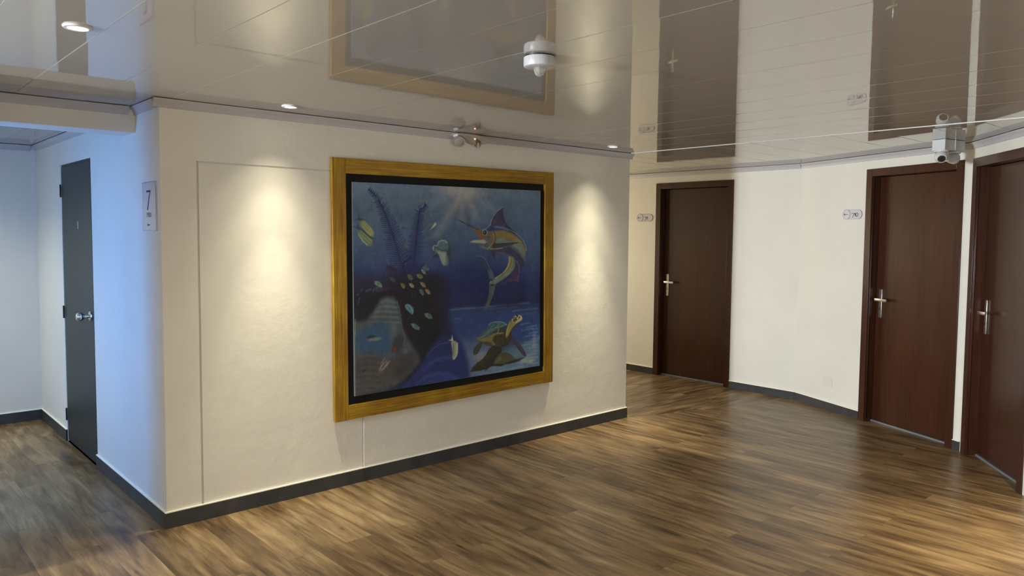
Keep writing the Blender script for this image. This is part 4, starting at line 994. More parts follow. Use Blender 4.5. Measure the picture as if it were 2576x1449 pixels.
('P',[(95.4,37.9),(99.3,38.1),(104.3,38.5),(107.2,40.7),(106.7,42.2),(103.3,42.5),(99.3,40.6)],(70,84,100),0.6,0.9),
('L',[(99.3,39.4),(102.3,41.4)],(0.2,0.3),(130,140,130),0.25,0.6),
('L',[(100.4,39.7),(103.1,41.5)],(0.2,0.3),(130,140,130),0.25,0.6),
('L',[(101.5,40.1),(103.9,41.6)],(0.2,0.3),(130,140,130),0.25,0.6),
('L',[(102.6,40.4),(104.7,41.8)],(0.2,0.3),(130,140,130),0.25,0.6),
('L',[(103.7,40.7),(105.4,41.9)],(0.2,0.3),(130,140,130),0.25,0.6),
('L',[(104.8,41),(106.2,42)],(0.2,0.3),(130,140,130),0.25,0.6),
('P',[(107.2,30.4),(111.3,30),(112.3,33.8),(111.8,36.1),(109.3,38.4),(108.3,35.3)],(120,92,66),0.8,0.8),
('L',[(111.8,30),(113.6,33.5),(113,36.5),(110.8,39.6),(106.7,42)],(0.5,0.7),(80,66,52),0.4,0.9),
('L',[(110.8,30.4),(112,33.8),(111.3,36.9),(108.8,39.9),(106,42)],(0.3,0.5),(176,170,140),0.3,0.8),
('B',(103.6,30.6),(3.1,2.8,0),(150,156,140),0.5,0.9),
('B',(103.6,30.6),(2,2,0),(24,30,34),0.6,1),
('B',(103.4,30.5),(0.6,0.5,0),(150,160,150),0.4,0.9),
('L',[(100.3,30),(102.3,31.5),(104.3,33),(106.7,33.8)],(0.4,0.5),(60,70,68),0.3,0.8),
('L',[(104.3,36.1),(107.2,34.6),(108.3,33.4)],(0.4,0.5),(60,70,68),0.3,0.8),
('P',[(79.8,21.9),(83,22.8),(88.7,24.8),(95.4,27.5),(101.3,29.2),(100.3,30),(95.4,28.5),(87.7,25.5),(83,23.7)],(38,42,56),0.35,0.95),
('L',[(84.4,23.7),(90.1,25.9),(95.9,28.3),(99.8,30)],(0.2,0.5),(140,92,52),0.3,0.8),
('L',[(97.4,28.9),(101.8,29),(105.3,27.7),(108,25.8),(108.8,23.9)],(0.3,0.4),(150,158,150),0.3,0.8),
('P',[(108.3,25.8),(108.8,23.5),(110.8,19.7),(113.3,17),(116.3,14.6),(120.3,12.4),(120.2,15.7),(120.9,19.2),(122,22.3),(124.1,25),(127.8,27.7),(132,30.4),(126.7,28.7),(120.5,26.7),(114.8,25.7),(110.8,25.5)],(50,50,76),0.5,1),
('L',[(111.3,25),(112.5,21.6),(115.3,17)],(0.4,0.2),(110,110,130),0.25,0.7),
('L',[(112.6,25.3),(113.7,22),(115.9,18)],(0.4,0.2),(110,110,130),0.25,0.7),
('L',[(113.9,25.5),(115,22.3),(116.5,19.1)],(0.4,0.2),(88,84,112),0.25,0.7),
('L',[(115.2,25.7),(116.2,22.7),(117.2,20.2)],(0.4,0.2),(88,84,112),0.25,0.7),
('L',[(116.6,25.9),(117.4,23.1),(117.8,21.2)],(0.4,0.2),(88,84,112),0.25,0.7),
('L',[(117.9,26.2),(118.7,23.5),(118.4,22.3)],(0.4,0.2),(88,84,112),0.25,0.7),
('L',[(119.2,26.4),(119.9,23.8),(119,23.4)],(0.4,0.2),(88,84,112),0.25,0.7),
('L',[(120.6,26.6),(121.1,24.2),(119.6,24.5)],(0.4,0.2),(88,84,112),0.25,0.7),
('L',[(121.9,26.8),(122.4,24.6),(120.3,25.5)],(0.4,0.2),(88,84,112),0.25,0.7),
('L',[(108.4,25.4),(109,23.3),(110.9,19.7),(113.5,16.8),(116.6,14.6),(120.2,12.6)],(0.4,0.3),(170,176,176),0.3,0.85),
('P',[(108.8,43.4),(112.3,43.6),(113.6,44.8),(112.8,49.6),(110.8,46.9)],(58,46,66),0.4,0.95),
('L',[(113.6,44.8),(117.4,47.8),(120.2,50.6)],(0.3,0.2),(28,34,60),0.3,0.9),
('L',[(115.3,44.7),(118.9,46.7),(122.1,48.7)],(0.25,0.2),(36,42,70),0.3,0.8),
('P',[(125.7,47.2),(128.1,47.5),(130.5,48.8),(131.9,51.3),(132,54.5),(130.5,57.3),(127.7,60),(123.9,62.3),(119.2,64.6),(113.7,66.8),(112.7,68.1),(107.7,67.9),(107.3,65.8),(109.1,63.3),(112.7,62.6),(116.9,61),(121.5,58),(124.3,54.9),(125.8,51.1)],(92,104,100),0.6,1),
('P',[(126.7,47.6),(129.1,48.2),(130.3,50.5),(129.6,53.7),(126.2,57.1),(121.5,60.5),(116,62.7),(113.2,63.3),(116.9,61.3),(122,58),(125.3,54.6),(126.5,51.1)],(132,120,66),0.7,0.9),
('L',[(126.2,48),(126.2,51.5),(124.6,55.3),(121.5,58.4),(116.9,61.2),(112.7,62.7)],(0.4,0.5),(170,176,150),0.3,0.8),
('L',[(128.6,49.1),(128.4,52.2),(125.8,56.1),(121.5,59.6),(116.4,62.2)],(0.4,0.6),(60,56,44),0.3,0.8),
('L',[(127.7,57.2),(124.8,59.9),(121.1,61.5)],(0.3,0.6),(180,172,130),0.3,0.7),
('L',[(131,52.3),(129.6,56.5),(124.4,60.6),(112.3,66)],(0.3,0.4),(120,140,144),0.3,0.7),
('L',[(130.3,52.7),(128.6,56.9),(122.9,61),(112.3,65.5)],(0.3,0.4),(60,80,100),0.3,0.7),
('L',[(129.7,53),(127.7,57.2),(121.5,61.5),(112.3,64.9)],(0.3,0.4),(120,140,144),0.3,0.7),
('P',[(132.4,50.9),(134.4,52.4),(135.8,55),(136.3,58.6),(135.8,63.6),(134.9,66.4),(132.5,65.2),(126.3,65.3),(121.5,67.5),(114.6,67.9),(119.2,65.6),(126.3,63.1),(130.5,59.1),(132,54.8)],(64,50,76),1,0.85),
('P',[(126.3,65.3),(132.9,64.1),(135.3,60.7),(135.8,63.6),(135.1,66.4),(132.9,65.6),(126.3,66)],(84,66,84),1.2,0.7),
('L',[(132.5,50.9),(134.6,52.6),(135.9,55.3),(136.2,59.3)],(0.3,0.5),(140,132,150),0.3,0.7),
('P',[(96.2,46.6),(98.8,46.8),(101.9,47.7),(104.1,49.5),(106.4,53),(109.1,56.5),(111.1,59.7),(112.7,62.6),(109.5,63.5),(107.3,62.3),(106.4,58.8),(104.6,55.7),(102.3,53.2),(100.6,50.1),(98.4,48)],(48,62,92),0.5,1),
('P',[(106.4,56.4),(109.1,57.6),(111.1,60.1),(112.5,62.6),(109.1,63.3),(107.3,61.6)],(78,94,100),1,0.8),
('L',[(96.4,46.6),(99.7,47),(102.8,48.1),(105,50.5),(107.7,55.1),(110.9,59.7)],(0.3,0.3),(120,138,150),0.3,0.8),
('P',[(107.7,66.5),(113.2,67.1),(112.7,70.9),(111.6,74),(110,76.7),(107.7,80.7),(105.9,83.7),(102.8,83.9),(104.1,80.8),(106.4,76.5),(107.3,71.3)],(72,84,84),0.6,1),
('L',[(109.1,68),(108.9,73.2),(106.4,79.2),(104.1,83.3)],(0.3,0.3),(54,66,76),0.3,0.7),
('L',[(110.1,68),(109.6,73.2),(106.9,79.3),(104.7,83.3)],(0.3,0.3),(104,112,96),0.3,0.7),
('L',[(111.1,68.1),(110.3,73.2),(107.5,79.3),(105.4,83.3)],(0.3,0.3),(54,66,76),0.3,0.7),
('L',[(112.1,68.1),(111.1,73.3),(108,79.4),(106,83.4)],(0.3,0.3),(104,112,96),0.3,0.7),
('P',[(108.4,67.6),(109.5,66.6),(112.3,67.1),(111.8,68.1),(109.5,68)],(34,34,36),0.4,0.9),
('P',[(108.2,64.1),(109.1,63.3),(110.9,63.5),(110,64.5)],(40,34,44),0.4,0.9),
('P',[(116.4,59.9),(118.3,58.4),(121.5,57.8),(119.2,59.7)],(34,48,84),0.6,0.9),
('P',[(73.6,104.1),(75.8,103.6),(77.7,103.6),(78.2,104.4),(79.9,105.4),(79.7,108.7),(79.6,112.6),(77.7,115.6),(75.5,116.6),(74.8,114.8),(75,111.3),(74.3,107.3)],(130,138,118),0.5,1),
('L',[(78.7,105.4),(79.1,110.2),(78.2,113.6),(76.2,115.8)],(0.8,0.9),(176,178,148),0.5,0.8),
('L',[(75.8,105.1),(76,109.9),(75.7,113)],(0.6,0.8),(76,92,96),0.5,0.7),
('P',[(74.8,99.2),(75.4,102),(75.8,103.8),(74.3,103.4),(71.2,102.7),(73.3,102.4),(74.1,102)],(176,176,150),0.35,1),
('P',[(95.7,104.2),(97.1,103.3),(100.6,100.6),(105.1,97.8),(106.9,95.2),(109.6,93.9),(113.3,93.5),(117.9,93.9),(121.7,95.1),(124.1,96.7),(122.6,100.1),(120.3,102),(113.3,102.8),(106.5,103.5),(100.6,104.4)],(58,90,96),0.6,1),
('L',[(97.5,104.1),(102,100.7),(109.6,95.4)],(0.3,0.4),(44,72,84),0.3,0.8),
('L',[(101.5,103.1),(105.6,99.8),(111.9,95.4)],(0.3,0.4),(86,120,116),0.3,0.8),
('L',[(105.6,102.1),(109.2,98.8),(114.2,95.3)],(0.3,0.4),(44,72,84),0.3,0.8),
('L',[(109.6,101),(112.9,97.9),(116.6,95.2)],(0.3,0.4),(86,120,116),0.3,0.8),
('L',[(113.8,100),(116.6,96.9),(118.9,95.1)],(0.3,0.4),(44,72,84),0.3,0.8),
('L',[(96.6,103.8),(101.5,103.1),(105.1,101.7),(106.9,99.7),(113.3,97.9),(120.8,97.1),(123.6,96.3)],(0.3,0.4),(140,146,112),0.3,0.85),
('L',[(106.2,103.2),(107.4,100.1),(111,96.6)],(0.3,0.3),(110,124,100),0.3,0.6),
('L',[(115.6,98.4),(116.1,94.9)],(0.3,0.3),(110,130,120),0.3,0.7),
('L',[(106.7,95.2),(109.6,93.9),(113.3,93.6),(117.9,93.9),(121.7,95.1),(123.8,96.6)],(0.4,0.4),(150,166,160),0.3,0.8),
('P',[(107.8,102.3),(111,100.5),(116.1,98.8),(122.6,96.9),(124.5,97.1),(123.6,102.3),(120.3,102.7),(115.2,101.9),(110.6,102.2)],(44,54,56),0.5,0.95),
('L',[(116.3,99),(115.4,101.7)],(0.7,0.7),(150,146,110),0.3,0.9),
('L',[(110.6,102.2),(115.2,101.9),(120.3,102.2)],(0.5,0.7),(160,148,96),0.3,0.9),
('P',[(96.2,104.6),(99.7,104.1),(106.9,103.6),(110.6,101.8),(115.2,102.2),(120.3,102.4),(121.7,104.3),(113.3,109.8),(111.3,110),(108.7,107.3),(102.8,106.7),(98.8,105.8)],(112,104,62),0.6,1),
('P',[(96.2,104.7),(100.6,106.4),(106.9,107.4),(110.6,110.2),(108.7,110.4),(103.3,108.8),(98.8,106.3)],(64,64,44),0.6,0.95),
('P',[(111,104.7),(114.2,102.9),(120.8,102.8),(124.1,101.3),(127.9,100.6),(128.6,104.2),(128.8,107.1),(126.9,109.8),(123.6,111.6),(119.8,112.1),(115.2,110.7),(112.9,109.4),(110.6,106.7)],(56,52,40),0.7,1),
('L',[(113.3,103.5),(112.9,107.7)],(0.4,0.5),(40,38,32),0.5,0.6),
('L',[(115.6,103.5),(115.3,108.1)],(0.4,0.5),(74,66,48),0.5,0.6),
('L',[(118,103.5),(117.7,108.6)],(0.4,0.5),(40,38,32),0.5,0.6),
('L',[(120.3,103.5),(120.1,109)],(0.4,0.5),(74,66,48),0.5,0.6),
('L',[(122.7,103.5),(122.6,109.5)],(0.4,0.5),(40,38,32),0.5,0.6),
('L',[(125,103.5),(125,109.9)],(0.4,0.5),(74,66,48),0.5,0.6),
('P',[(123.1,102.6),(123.6,100.2),(125,97.1),(127.4,94.1),(129.3,92.4),(131.7,90.8),(135.1,90.3),(138,91.1),(139.1,93),(138.7,94.5),(136.5,95.5),(133.1,96.7),(130.3,99),(128.1,100.6),(126.9,103),(124.1,105.9),(122.9,105.8)],(122,114,62),0.5,1),
('P',[(138.7,94.5),(136.5,96.6),(132.7,98.8),(128.3,101),(127.4,104.8),(125.5,106.1),(126.9,102.3),(129.3,99.6),(133.1,97.1),(136.5,95.5)],(50,46,46),0.7,0.95),
('P',[(129,93.1),(130.7,91.1),(133.1,90.2),(136,90.4),(138.2,91.3),(139.1,93),(138.7,94.3),(136.1,95.3),(132.7,96.1),(129.8,95.7)],(172,164,140),0.4,1),
('P',[(134.6,93.6),(135.6,92.6),(136.3,91.4),(137,91.6),(136.9,92.5),(135.6,93.3),(134.1,93.9)],(20,20,20),0.25,1),
('B',(133.9,90.8),(1.4,0.9,10),(24,24,24),0.6,1),
('L',[(131.7,90.8),(131.9,91.8),(133.6,92.1),(135.3,91.5)],(0.35,0.35),(40,38,34),0.25,0.9),
('B',(130.5,91.8),(0.55,0.8,20),(44,40,34),0.5,0.95),
('B',(130.2,92.7),(0.55,0.8,20),(44,40,34),0.5,0.95),
('B',(131.4,92.3),(0.55,0.8,20),(44,40,34),0.5,0.95),
('B',(132.4,92.7),(0.55,0.8,20),(44,40,34),0.5,0.95),
('B',(133.4,92.6),(0.55,0.8,20),(44,40,34),0.5,0.95),
('B',(131,93.5),(0.55,0.8,20),(44,40,34),0.5,0.95),
('B',(131.9,93.4),(0.55,0.8,20),(44,40,34),0.5,0.95),
('B',(133,93.5),(0.55,0.8,20),(44,40,34),0.5,0.95),
('B',(131.4,94.2),(0.55,0.8,20),(44,40,34),0.5,0.95),
('B',(132.4,94.1),(0.55,0.8,20),(44,40,34),0.5,0.95),
('B',(133.6,94),(0.55,0.8,20),(44,40,34),0.5,0.95),
('B',(130.2,94),(0.55,0.8,20),(44,40,34),0.5,0.95),
('B',(131.9,95),(0.55,0.8,20),(44,40,34),0.5,0.95),
('B',(130.7,94.9),(0.55,0.8,20),(44,40,34),0.5,0.95),
('L',[(130.2,95),(133.1,95.4),(136.1,94.6),(138.2,93.9)],(0.3,0.3),(120,110,90),0.3,0.7),
('L',[(126.7,94.7),(125.5,97.5),(124.1,100.9),(123.6,103.7)],(0.5,0.8),(190,176,90),0.6,0.6),
('P',[(110.6,110.2),(118.9,111.8),(119.4,115.1),(117.5,117.3),(114.3,119.5),(111.5,123.4),(109.7,124.6),(105.5,126.5),(103.3,128.2),(104.2,126.4),(98.4,126.7),(90.4,126.5),(92.2,123.8),(96.6,120.9),(101.5,118.7),(104.6,115.9),(106.9,112.7)],(44,42,32),0.5,1),
('L',[(116.1,112.9),(108.7,118.5),(97.9,123.5)],(0.3,0.5),(62,58,44),0.5,0.5),
('L',[(115.2,112.8),(107.4,118.3),(97,123.4)],(0.3,0.5),(62,58,44),0.5,0.5),
('L',[(114.3,112.7),(106,118.2),(96.1,123.3)],(0.3,0.5),(62,58,44),0.5,0.5),
('L',[(113.3,112.6),(104.6,118),(95.3,123.2)],(0.3,0.5),(62,58,44),0.5,0.5),
('L',[(112.4,112.5),(103.3,117.9),(94.4,123.1)],(0.3,0.5),(62,58,44),0.5,0.5),
('P',[(99,106.8),(101.5,107.6),(100.6,109.9),(98.4,113.1),(96.6,114.7),(93.7,115.3),(92.8,112.5),(94,109.9),(96.6,108.1)],(56,54,44),0.5,1),
('L',[(101.1,108.6),(99.3,112.2),(97,114.4)],(0.3,0.4),(104,100,76),0.4,0.6),
('P',[(128.8,107.5),(130.8,107.3),(134.6,109.8),(138.1,113.1),(141,117),(143.3,120.6),(143,121.8),(140.6,121),(137.1,117.7),(133.2,113.3),(130.3,109.8)],(58,54,66),0.5,1),
('L',[(131.3,108.4),(136.1,113.2),(140.1,118.4)],(0.4,0.4),(92,84,96),0.4,0.6),
('P',[(117,116.9),(119.4,116.1),(122.7,116.1),(125.5,117.2),(128.4,118.9),(131.3,121),(133.7,122.4),(138.6,121.9),(142.1,121.9),(136.2,123.8),(131.3,124.6),(126.5,125),(121.7,125),(118.9,125.9),(113.3,125),(110.6,124.3),(112.4,122.1),(114.7,119.2)],(70,72,52),0.7,1),
('P',[(111,123.5),(116.1,124.1),(121.7,124.4),(126.5,123.4),(132.3,123),(137.1,122.8),(141.6,122),(136.2,123.9),(131.3,124.7),(126.5,125.1),(121.7,125),(118.9,126),(113.3,125),(108.7,124.8)],(34,38,34),0.5,0.95),
('P',[(112.9,122.8),(116.1,119.3),(118,118.1),(118.9,121.1),(116.1,122.9)],(96,94,72),1.2,0.8),
]

CWD, CHT = 1.570, 1.302
GAIN = 1.32
def paint_canvas():
    nx, ny = 524, 435
    dx, dy = 157.0 / (nx - 1), 130.2 / (ny - 1)
    U, V = np.meshgrid(np.arange(nx) * dx, np.arange(ny) * dy)
    img = np.zeros((ny, nx, 3))
    rs = np.random.RandomState(5)
    def smooth_noise(cx, cy):
        g = rs.rand(cy + 3, cx + 3)
        x = U / 157.0 * cx; y = V / 130.2 * cy
        xi, yi = x.astype(int), y.astype(int); fx, fy = x - xi, y - yi
        fx = fx * fx * (3 - 2 * fx); fy = fy * fy * (3 - 2 * fy)
        return (g[yi, xi] * (1 - fx) + g[yi, xi + 1] * fx) * (1 - fy) + (g[yi + 1, xi] * (1 - fx) + g[yi + 1, xi + 1] * fx) * fy - 0.5
    vv = V / 130.2 + smooth_noise(5, 4) * 0.05
    st = np.array(WATER)
    for c in range(3): img[..., c] = np.interp(vv, st[:, 0], st[:, 1 + c])
    img += (smooth_noise(9, 7) * 10 + smooth_noise(30, 26) * 5)[..., None]
    def blend(sl, a, col):
        img[sl] = img[sl] * (1 - a[..., None]) + np.array(col, float) * a[..., None]
    def window_(x0, x1, y0, y1):
        i0 = max(0, int(x0 / dx)); i1 = min(nx, int(x1 / dx) + 2); j0 = max(0, int(y0 / dy)); j1 = min(ny, int(y1 / dy) + 2)
        return (slice(j0, j1), slice(i0, i1)) if i1 > i0 and j1 > j0 else None
    for op in ART:
        if op[0] == 'B':
            _, (cx, cy), (rx, ry, an), col, hard, al = op
            q = max(rx, ry) * 1.05
            s = window_(cx - q, cx + q, cy - q, cy + q)
            if s is None: continue
            a = R(an); X, Y = U[s] - cx, V[s] - cy
            xr, yr = X * math.cos(a) + Y * math.sin(a), -X * math.sin(a) + Y * math.cos(a)
            r = np.sqrt((xr / rx) ** 2 + (yr / ry) ** 2)
            t = np.clip((1 - r) / max(1e-3, 1 - hard), 0, 1)
            blend(s, al * t * t * (3 - 2 * t), col)
        else:
            pts = np.array(op[1], float)
            if op[0] == 'P': _, _, col, soft, al = op; wpad = soft
            else: _, _, (w0, w1), col, soft, al = op; wpad = max(w0, w1) + soft
            s = window_(pts[:, 0].min() - wpad, pts[:, 0].max() + wpad, pts[:, 1].min() - wpad, pts[:, 1].max() + wpad)
            if s is None: continue
            X, Y = U[s], V[s]
            if op[0] == 'P':
                d = np.full(X.shape, 1e9); ins = np.zeros(X.shape, bool)
                n = len(pts)
                for k in range(n):
                    ax, ay = pts[k]; bx, by = pts[(k + 1) % n]
                    ex, ey = bx - ax, by - ay; L2_ = ex * ex + ey * ey + 1e-9
                    t = np.clip(((X - ax) * ex + (Y - ay) * ey) / L2_, 0, 1)
                    d = np.minimum(d, (X - ax - t * ex) ** 2 + (Y - ay - t * ey) ** 2)
                    if ay != by:
                        cr = ((ay > Y) != (by > Y)) & (X < (bx - ax) * (Y - ay) / (by - ay) + ax)
                        ins ^= cr
                sd = np.sqrt(d) * np.where(ins, 1, -1)
                a = np.clip(0.5 + sd / (2 * max(soft, 0.25)), 0, 1)
                blend(s, al * a * a * (3 - 2 * a), col)
            else:
                best = np.full(X.shape, -1e9); n = len(pts) - 1
                for k in range(n):
                    ax, ay = pts[k]; bx, by = pts[k + 1]
                    ex, ey = bx - ax, by - ay; L2_ = ex * ex + ey * ey + 1e-9
                    t = np.clip(((X - ax) * ex + (Y - ay) * ey) / L2_, 0, 1)
                    dd = np.sqrt((X - ax - t * ex) ** 2 + (Y - ay - t * ey) ** 2)
                    wd = w0 + (w1 - w0) * (k + t) / n
                    best = np.maximum(best, wd / 2 - dd)
                a = np.clip(0.5 + best / (2 * max(soft, 0.18)), 0, 1)
                blend(s, al * a, col)
    img *= (1 + smooth_noise(60, 40) * 0.10 + smooth_noise(26, 60) * 0.06 + smooth_noise(9, 8) * 0.14)[..., None]   # brushwork
    img += (smooth_noise(160, 60) * 5 + smooth_noise(250, 200) * 5)[..., None]      # weave
    img = np.clip(img, 0, 255) / 255
    linc = np.where(img <= 0.04045, img / 12.92, ((img + 0.055) / 1.055) ** 2.4) * GAIN
    linc = np.clip(linc, 0, 0.85)
    # mesh
    xs = (U / 157.0 - 0.5) * CWD; zs = (0.5 - V / 130.2) * CHT
    co = np.stack([xs, np.full_like(xs, -0.0265), zs], -1).reshape(-1, 3)
    idx = np.arange(nx * ny).reshape(ny, nx)
    q = np.stack([idx[:-1, :-1], idx[1:, :-1], idx[1:, 1:], idx[:-1, 1:]], -1).reshape(-1, 4)
    # sides and back
    nb = nx * ny
    corners = [idx[0, 0], idx[0, -1], idx[-1, -1], idx[-1, 0]]
    bc = co[corners].copy(); bc[:, 1] = -0.0145
    co = np.vstack([co, bc, co[corners]])
    side = [(nb + 4 + k, nb + 4 + (k + 1) % 4, nb + (k + 1) % 4, nb + k) for k in range(4)]
    faces = q.tolist() + [list(map(int, f)) for f in side]
    me = bpy.data.meshes.new('canvas')
    me.from_pydata(co.tolist(), [], faces); me.update()
    col = np.ones((len(co), 4), np.float32); col[:nb, :3] = linc.reshape(-1, 3); col[nb:, :3] = 0.3
    ca = me.color_attributes.new('paint', 'FLOAT_COLOR', 'POINT'); ca.data.foreach_set('color', col.ravel())
    m = mat('oil_paint_on_canvas', (1, 1, 1), 0.48, spec=0.35); g = N(m)
    at = g.n('ShaderNodeAttribute'); at.attribute_name = 'paint'
    g.l(at.outputs['Color'], g.b.inputs['Base Color'])
    nn = g.noise(g.coords(scale=(1, 1, 1.6)), 420, 2)
    g.l(g.bump(nn, 0.15, 0.001), g.b.inputs['Normal'])
    me.materials.append(m); me.materials.append(M_CSIDE)
    mi = np.zeros(len(me.polygons), np.int32); mi[-4:] = 1
    me.polygons.foreach_set('material_index', mi)
    o = bpy.data.objects.new('canvas', me); C.objects.link(o); o.parent = pr
    o['label'] = 'painted canvas of marlin, dolphin, turtle, sea fans and reef fish'
    return o
paint_canvas()

# ------------------------------------------------------------------ signs
ZERO = [(0.5 + 0.5 * math.cos(a), 0.5 + 0.5 * math.sin(a)) for a in [k * math.pi / 12 for k in range(25)]]
GLY = {'7': [[(0, 1), (1, 1), (0.25, 0)]], '1': [[(0.35, 0.82), (0.75, 1), (0.75, 0)]], '0': [ZERO],
       'P': [[(0, 0), (0, 1), (0.7, 1), (1, 0.86), (1, 0.62), (0.7, 0.48), (0, 0.48)]], 'I': [[(0.5, 0), (0.5, 1)]],
       'S': [[(0.95, 0.86), (0.7, 1), (0.3, 1), (0.05, 0.84), (0.1, 0.62), (0.85, 0.42), (0.98, 0.2), (0.7, 0), (0.3, 0), (0.03, 0.14)]], 'O': [ZERO]}
def glyph(bm, ch, x, z, w_, h_, wd, y0, y1, mi=0, slant=0.0):
    for st in GLY[ch]:
        bm_stroke(bm, [(x + p[0] * w_ + slant * p[1] * h_, z + p[1] * h_) for p in st], wd, y0, y1, mi)
def tiny_logo(bm, x, z, s, y0, y1):
    """square emblem followed by an illegible squiggle, as in the photograph"""
    bm_prism(bm, [(x, z - s * 0.5), (x + s * 0.72, z - s * 0.5), (x + s * 0.72, z + s * 0.5), (x, z + s * 0.5)], y0, y1, 0)
    pts = [(x + s * (1.0 + 0.22 * k), z + s * (0.18 if k % 2 else -0.14) * (1.2 if k in (1, 5) else 1)) for k in range(10)]
    bm_stroke(bm, pts, s * 0.13, y0, y1, 1)

def room_plate(p0, d, x, z, num, label):
    r = root('room_number_plate', (*world_pt(p0, d, x), z), dir_angle(d), label, 'sign')
    w_, h_ = 0.214, 0.076
    rr = h_ / 2
    pts = [(w_ - rr + rr * math.cos(a), rr + rr * math.sin(a)) for a in [-math.pi / 2 + k * math.pi / 16 for k in range(17)]]
    pts += [(rr + rr * math.cos(a), rr + rr * math.sin(a)) for a in [math.pi / 2 + k * math.pi / 16 for k in range(17)]]
    bm = bmesh.new(); bm_prism(bm, pts, -0.005, -0.0005); obj('plate', bm, M_SIGN, r, bevel=0.001)
    bm = bmesh.new(); bm_stroke(bm, [(p[0], p[1]) for p in pts + pts[:1]], 0.0022, -0.0056, -0.0008)
    obj('plate_rim', bm, M_SIGNEDGE, r)
    bm = bmesh.new(); bm_lathe(bm, [(0.0, -0.0066), (0.0418, -0.0066), (0.0425, -0.0060), (0.0425, -0.0045)], 40, axis='Y', org=(0.040, 0, rr), cap=False)
    disc = obj('emblem_disc', bm, M_SIGN, r)
    bm = bmesh.new()
    ring = [(0.040 + 0.0415 * math.cos(k * math.pi / 24), rr + 0.0415 * math.sin(k * math.pi / 24)) for k in range(49)]
    bm_stroke(bm, ring, 0.0022, -0.0073, -0.0062); obj('disc_rim', bm, M_SIGNEDGE, disc)
    bm = bmesh.new(); tiny_logo(bm, 0.012, rr, 0.015, -0.0073, -0.0064); obj('emblem', bm, [M_INK, M_INK2], disc)
    bm = bmesh.new()
    glyph(bm, '7', 0.100, 0.012, 0.034, 0.034, 0.0042, -0.0062, -0.0052)
    if num == '710':
        glyph(bm, '1', 0.134, 0.021, 0.010, 0.026, 0.0040, -0.0062, -0.0052); glyph(bm, '0', 0.147, 0.020, 0.024, 0.029, 0.0042, -0.0062, -0.0052)
    else:
        glyph(bm, '1', 0.122, 0.020, 0.012, 0.026, 0.0040, -0.0062, -0.0052); glyph(bm, '1', 0.136, 0.020, 0.012, 0.026, 0.0040, -0.0062, -0.0052)
    obj('room_number', bm, M_INK, r)
room_plate((W_R, Y_END), (0, -1), Y_END - 1.334, 1.692, '711', 'rounded grey number plate reading 711, beside the far mahogany door')
room_plate(K2, D2, 0.552, 1.694, '710', 'rounded grey number plate reading 710, beside the middle mahogany door')

r = root('floor_number_sign', (0, 0.281, 1.548), dir_angle((0, -1)), 'rectangular grey acrylic floor sign with a big 7 above PISO', 'sign')
sw, sh = 0.225, 0.253
bm = bmesh.new(); bm_box(bm, 0, sw, -0.006, -0.0005, 0, sh); obj('plate', bm, M_SIGN, r, bevel=0.0006)
bm = bmesh.new()
for a in ((0, sw, 0, 0.002), (0, sw, sh - 0.002, sh), (sw - 0.004, sw, 0, sh)): bm_box(bm, a[0], a[1], -0.0068, -0.0058, a[2], a[3])
obj('plate_rim', bm, M_SIGNEDGE, r)
bm = bmesh.new()
bm_prism(bm, [(sw * 0.33, sh * 0.79), (sw * 0.62, sh * 0.79), (sw * 0.62, sh * 0.83), (sw * 0.33, sh * 0.83)], -0.0072, -0.006)
bm_prism(bm, [(sw * 0.36, sh * 0.425), (sw * 0.41, sh * 0.425), (sw * 0.62, sh * 0.83), (sw * 0.575, sh * 0.80)], -0.0072, -0.006)
obj('floor_number', bm, M_INK, r)
bm = bmesh.new()
for k, ch in enumerate('PISO'):
    glyph(bm, ch, sw * (0.33 + [0, 0.085, 0.125, 0.22][k]), sh * 0.285, [0.016, 0.008, 0.017, 0.023][k], sh * 0.08, 0.0024, -0.0070, -0.006)
obj('floor_word', bm, M_INK2, r)
bm = bmesh.new(); tiny_logo(bm, sw * 0.36, sh * 0.115, 0.013, -0.0070, -0.006); obj('emblem', bm, [M_INK2, M_INK2], r)

# ------------------------------------------------------------------ downlights
for i, (x, y, pc, pw, pf, lcol) in enumerate(LAMPS):
    lab = ['small recessed downlight above the wall left of the painting', 'small recessed downlight at the right end of the painting wall',
           'bright recessed downlight in the glossy ceiling above the side passage', 'recessed downlight over the nearest brown door',
           'recessed downlight over the lobby beside the viewpoint', 'recessed downlight inside the side passage', 'recessed downlight in the middle of the far corridor',
           'recessed downlight at the mouth of the far corridor'][i]
    r = root('downlight', (x, y, H), 0, lab, 'ceiling light', group='recessed ceiling downlights')
    bm = bmesh.new(); bm_lathe(bm, [(0.030, -0.0055), (0.033, -0.0075), (0.042, -0.0065), (0.045, -0.0015), (0.045, 0.004)], 48, cap=False)
    obj('trim_ring', bm, M_WHITEP, r)
    bm = bmesh.new(); bm_lathe(bm, [(0.0, -0.0050), (0.030, -0.0055)], 40, cap=False)
    obj('lamp_lens', bm, M_LENS, r)
    for p_, size, bl, nm in ((pc, 42, 1.0, 'core'), (pw, 67, 1.0, 'beam'), (pf, 96 if i < 2 else 140, 1.0, 'flood')):
        if p_ <= 0: continue
        ld = bpy.data.lights.new('downlight_' + nm, 'SPOT'); ld.energy = p_; ld.spot_size = R(size); ld.spot_blend = bl
        ld.color = lcol; ld.shadow_soft_size = 0.022
        lo = bpy.data.objects.new('downlight_' + nm, ld); C.objects.link(lo); lo.parent = r; lo.location = (0, 0, -0.012)

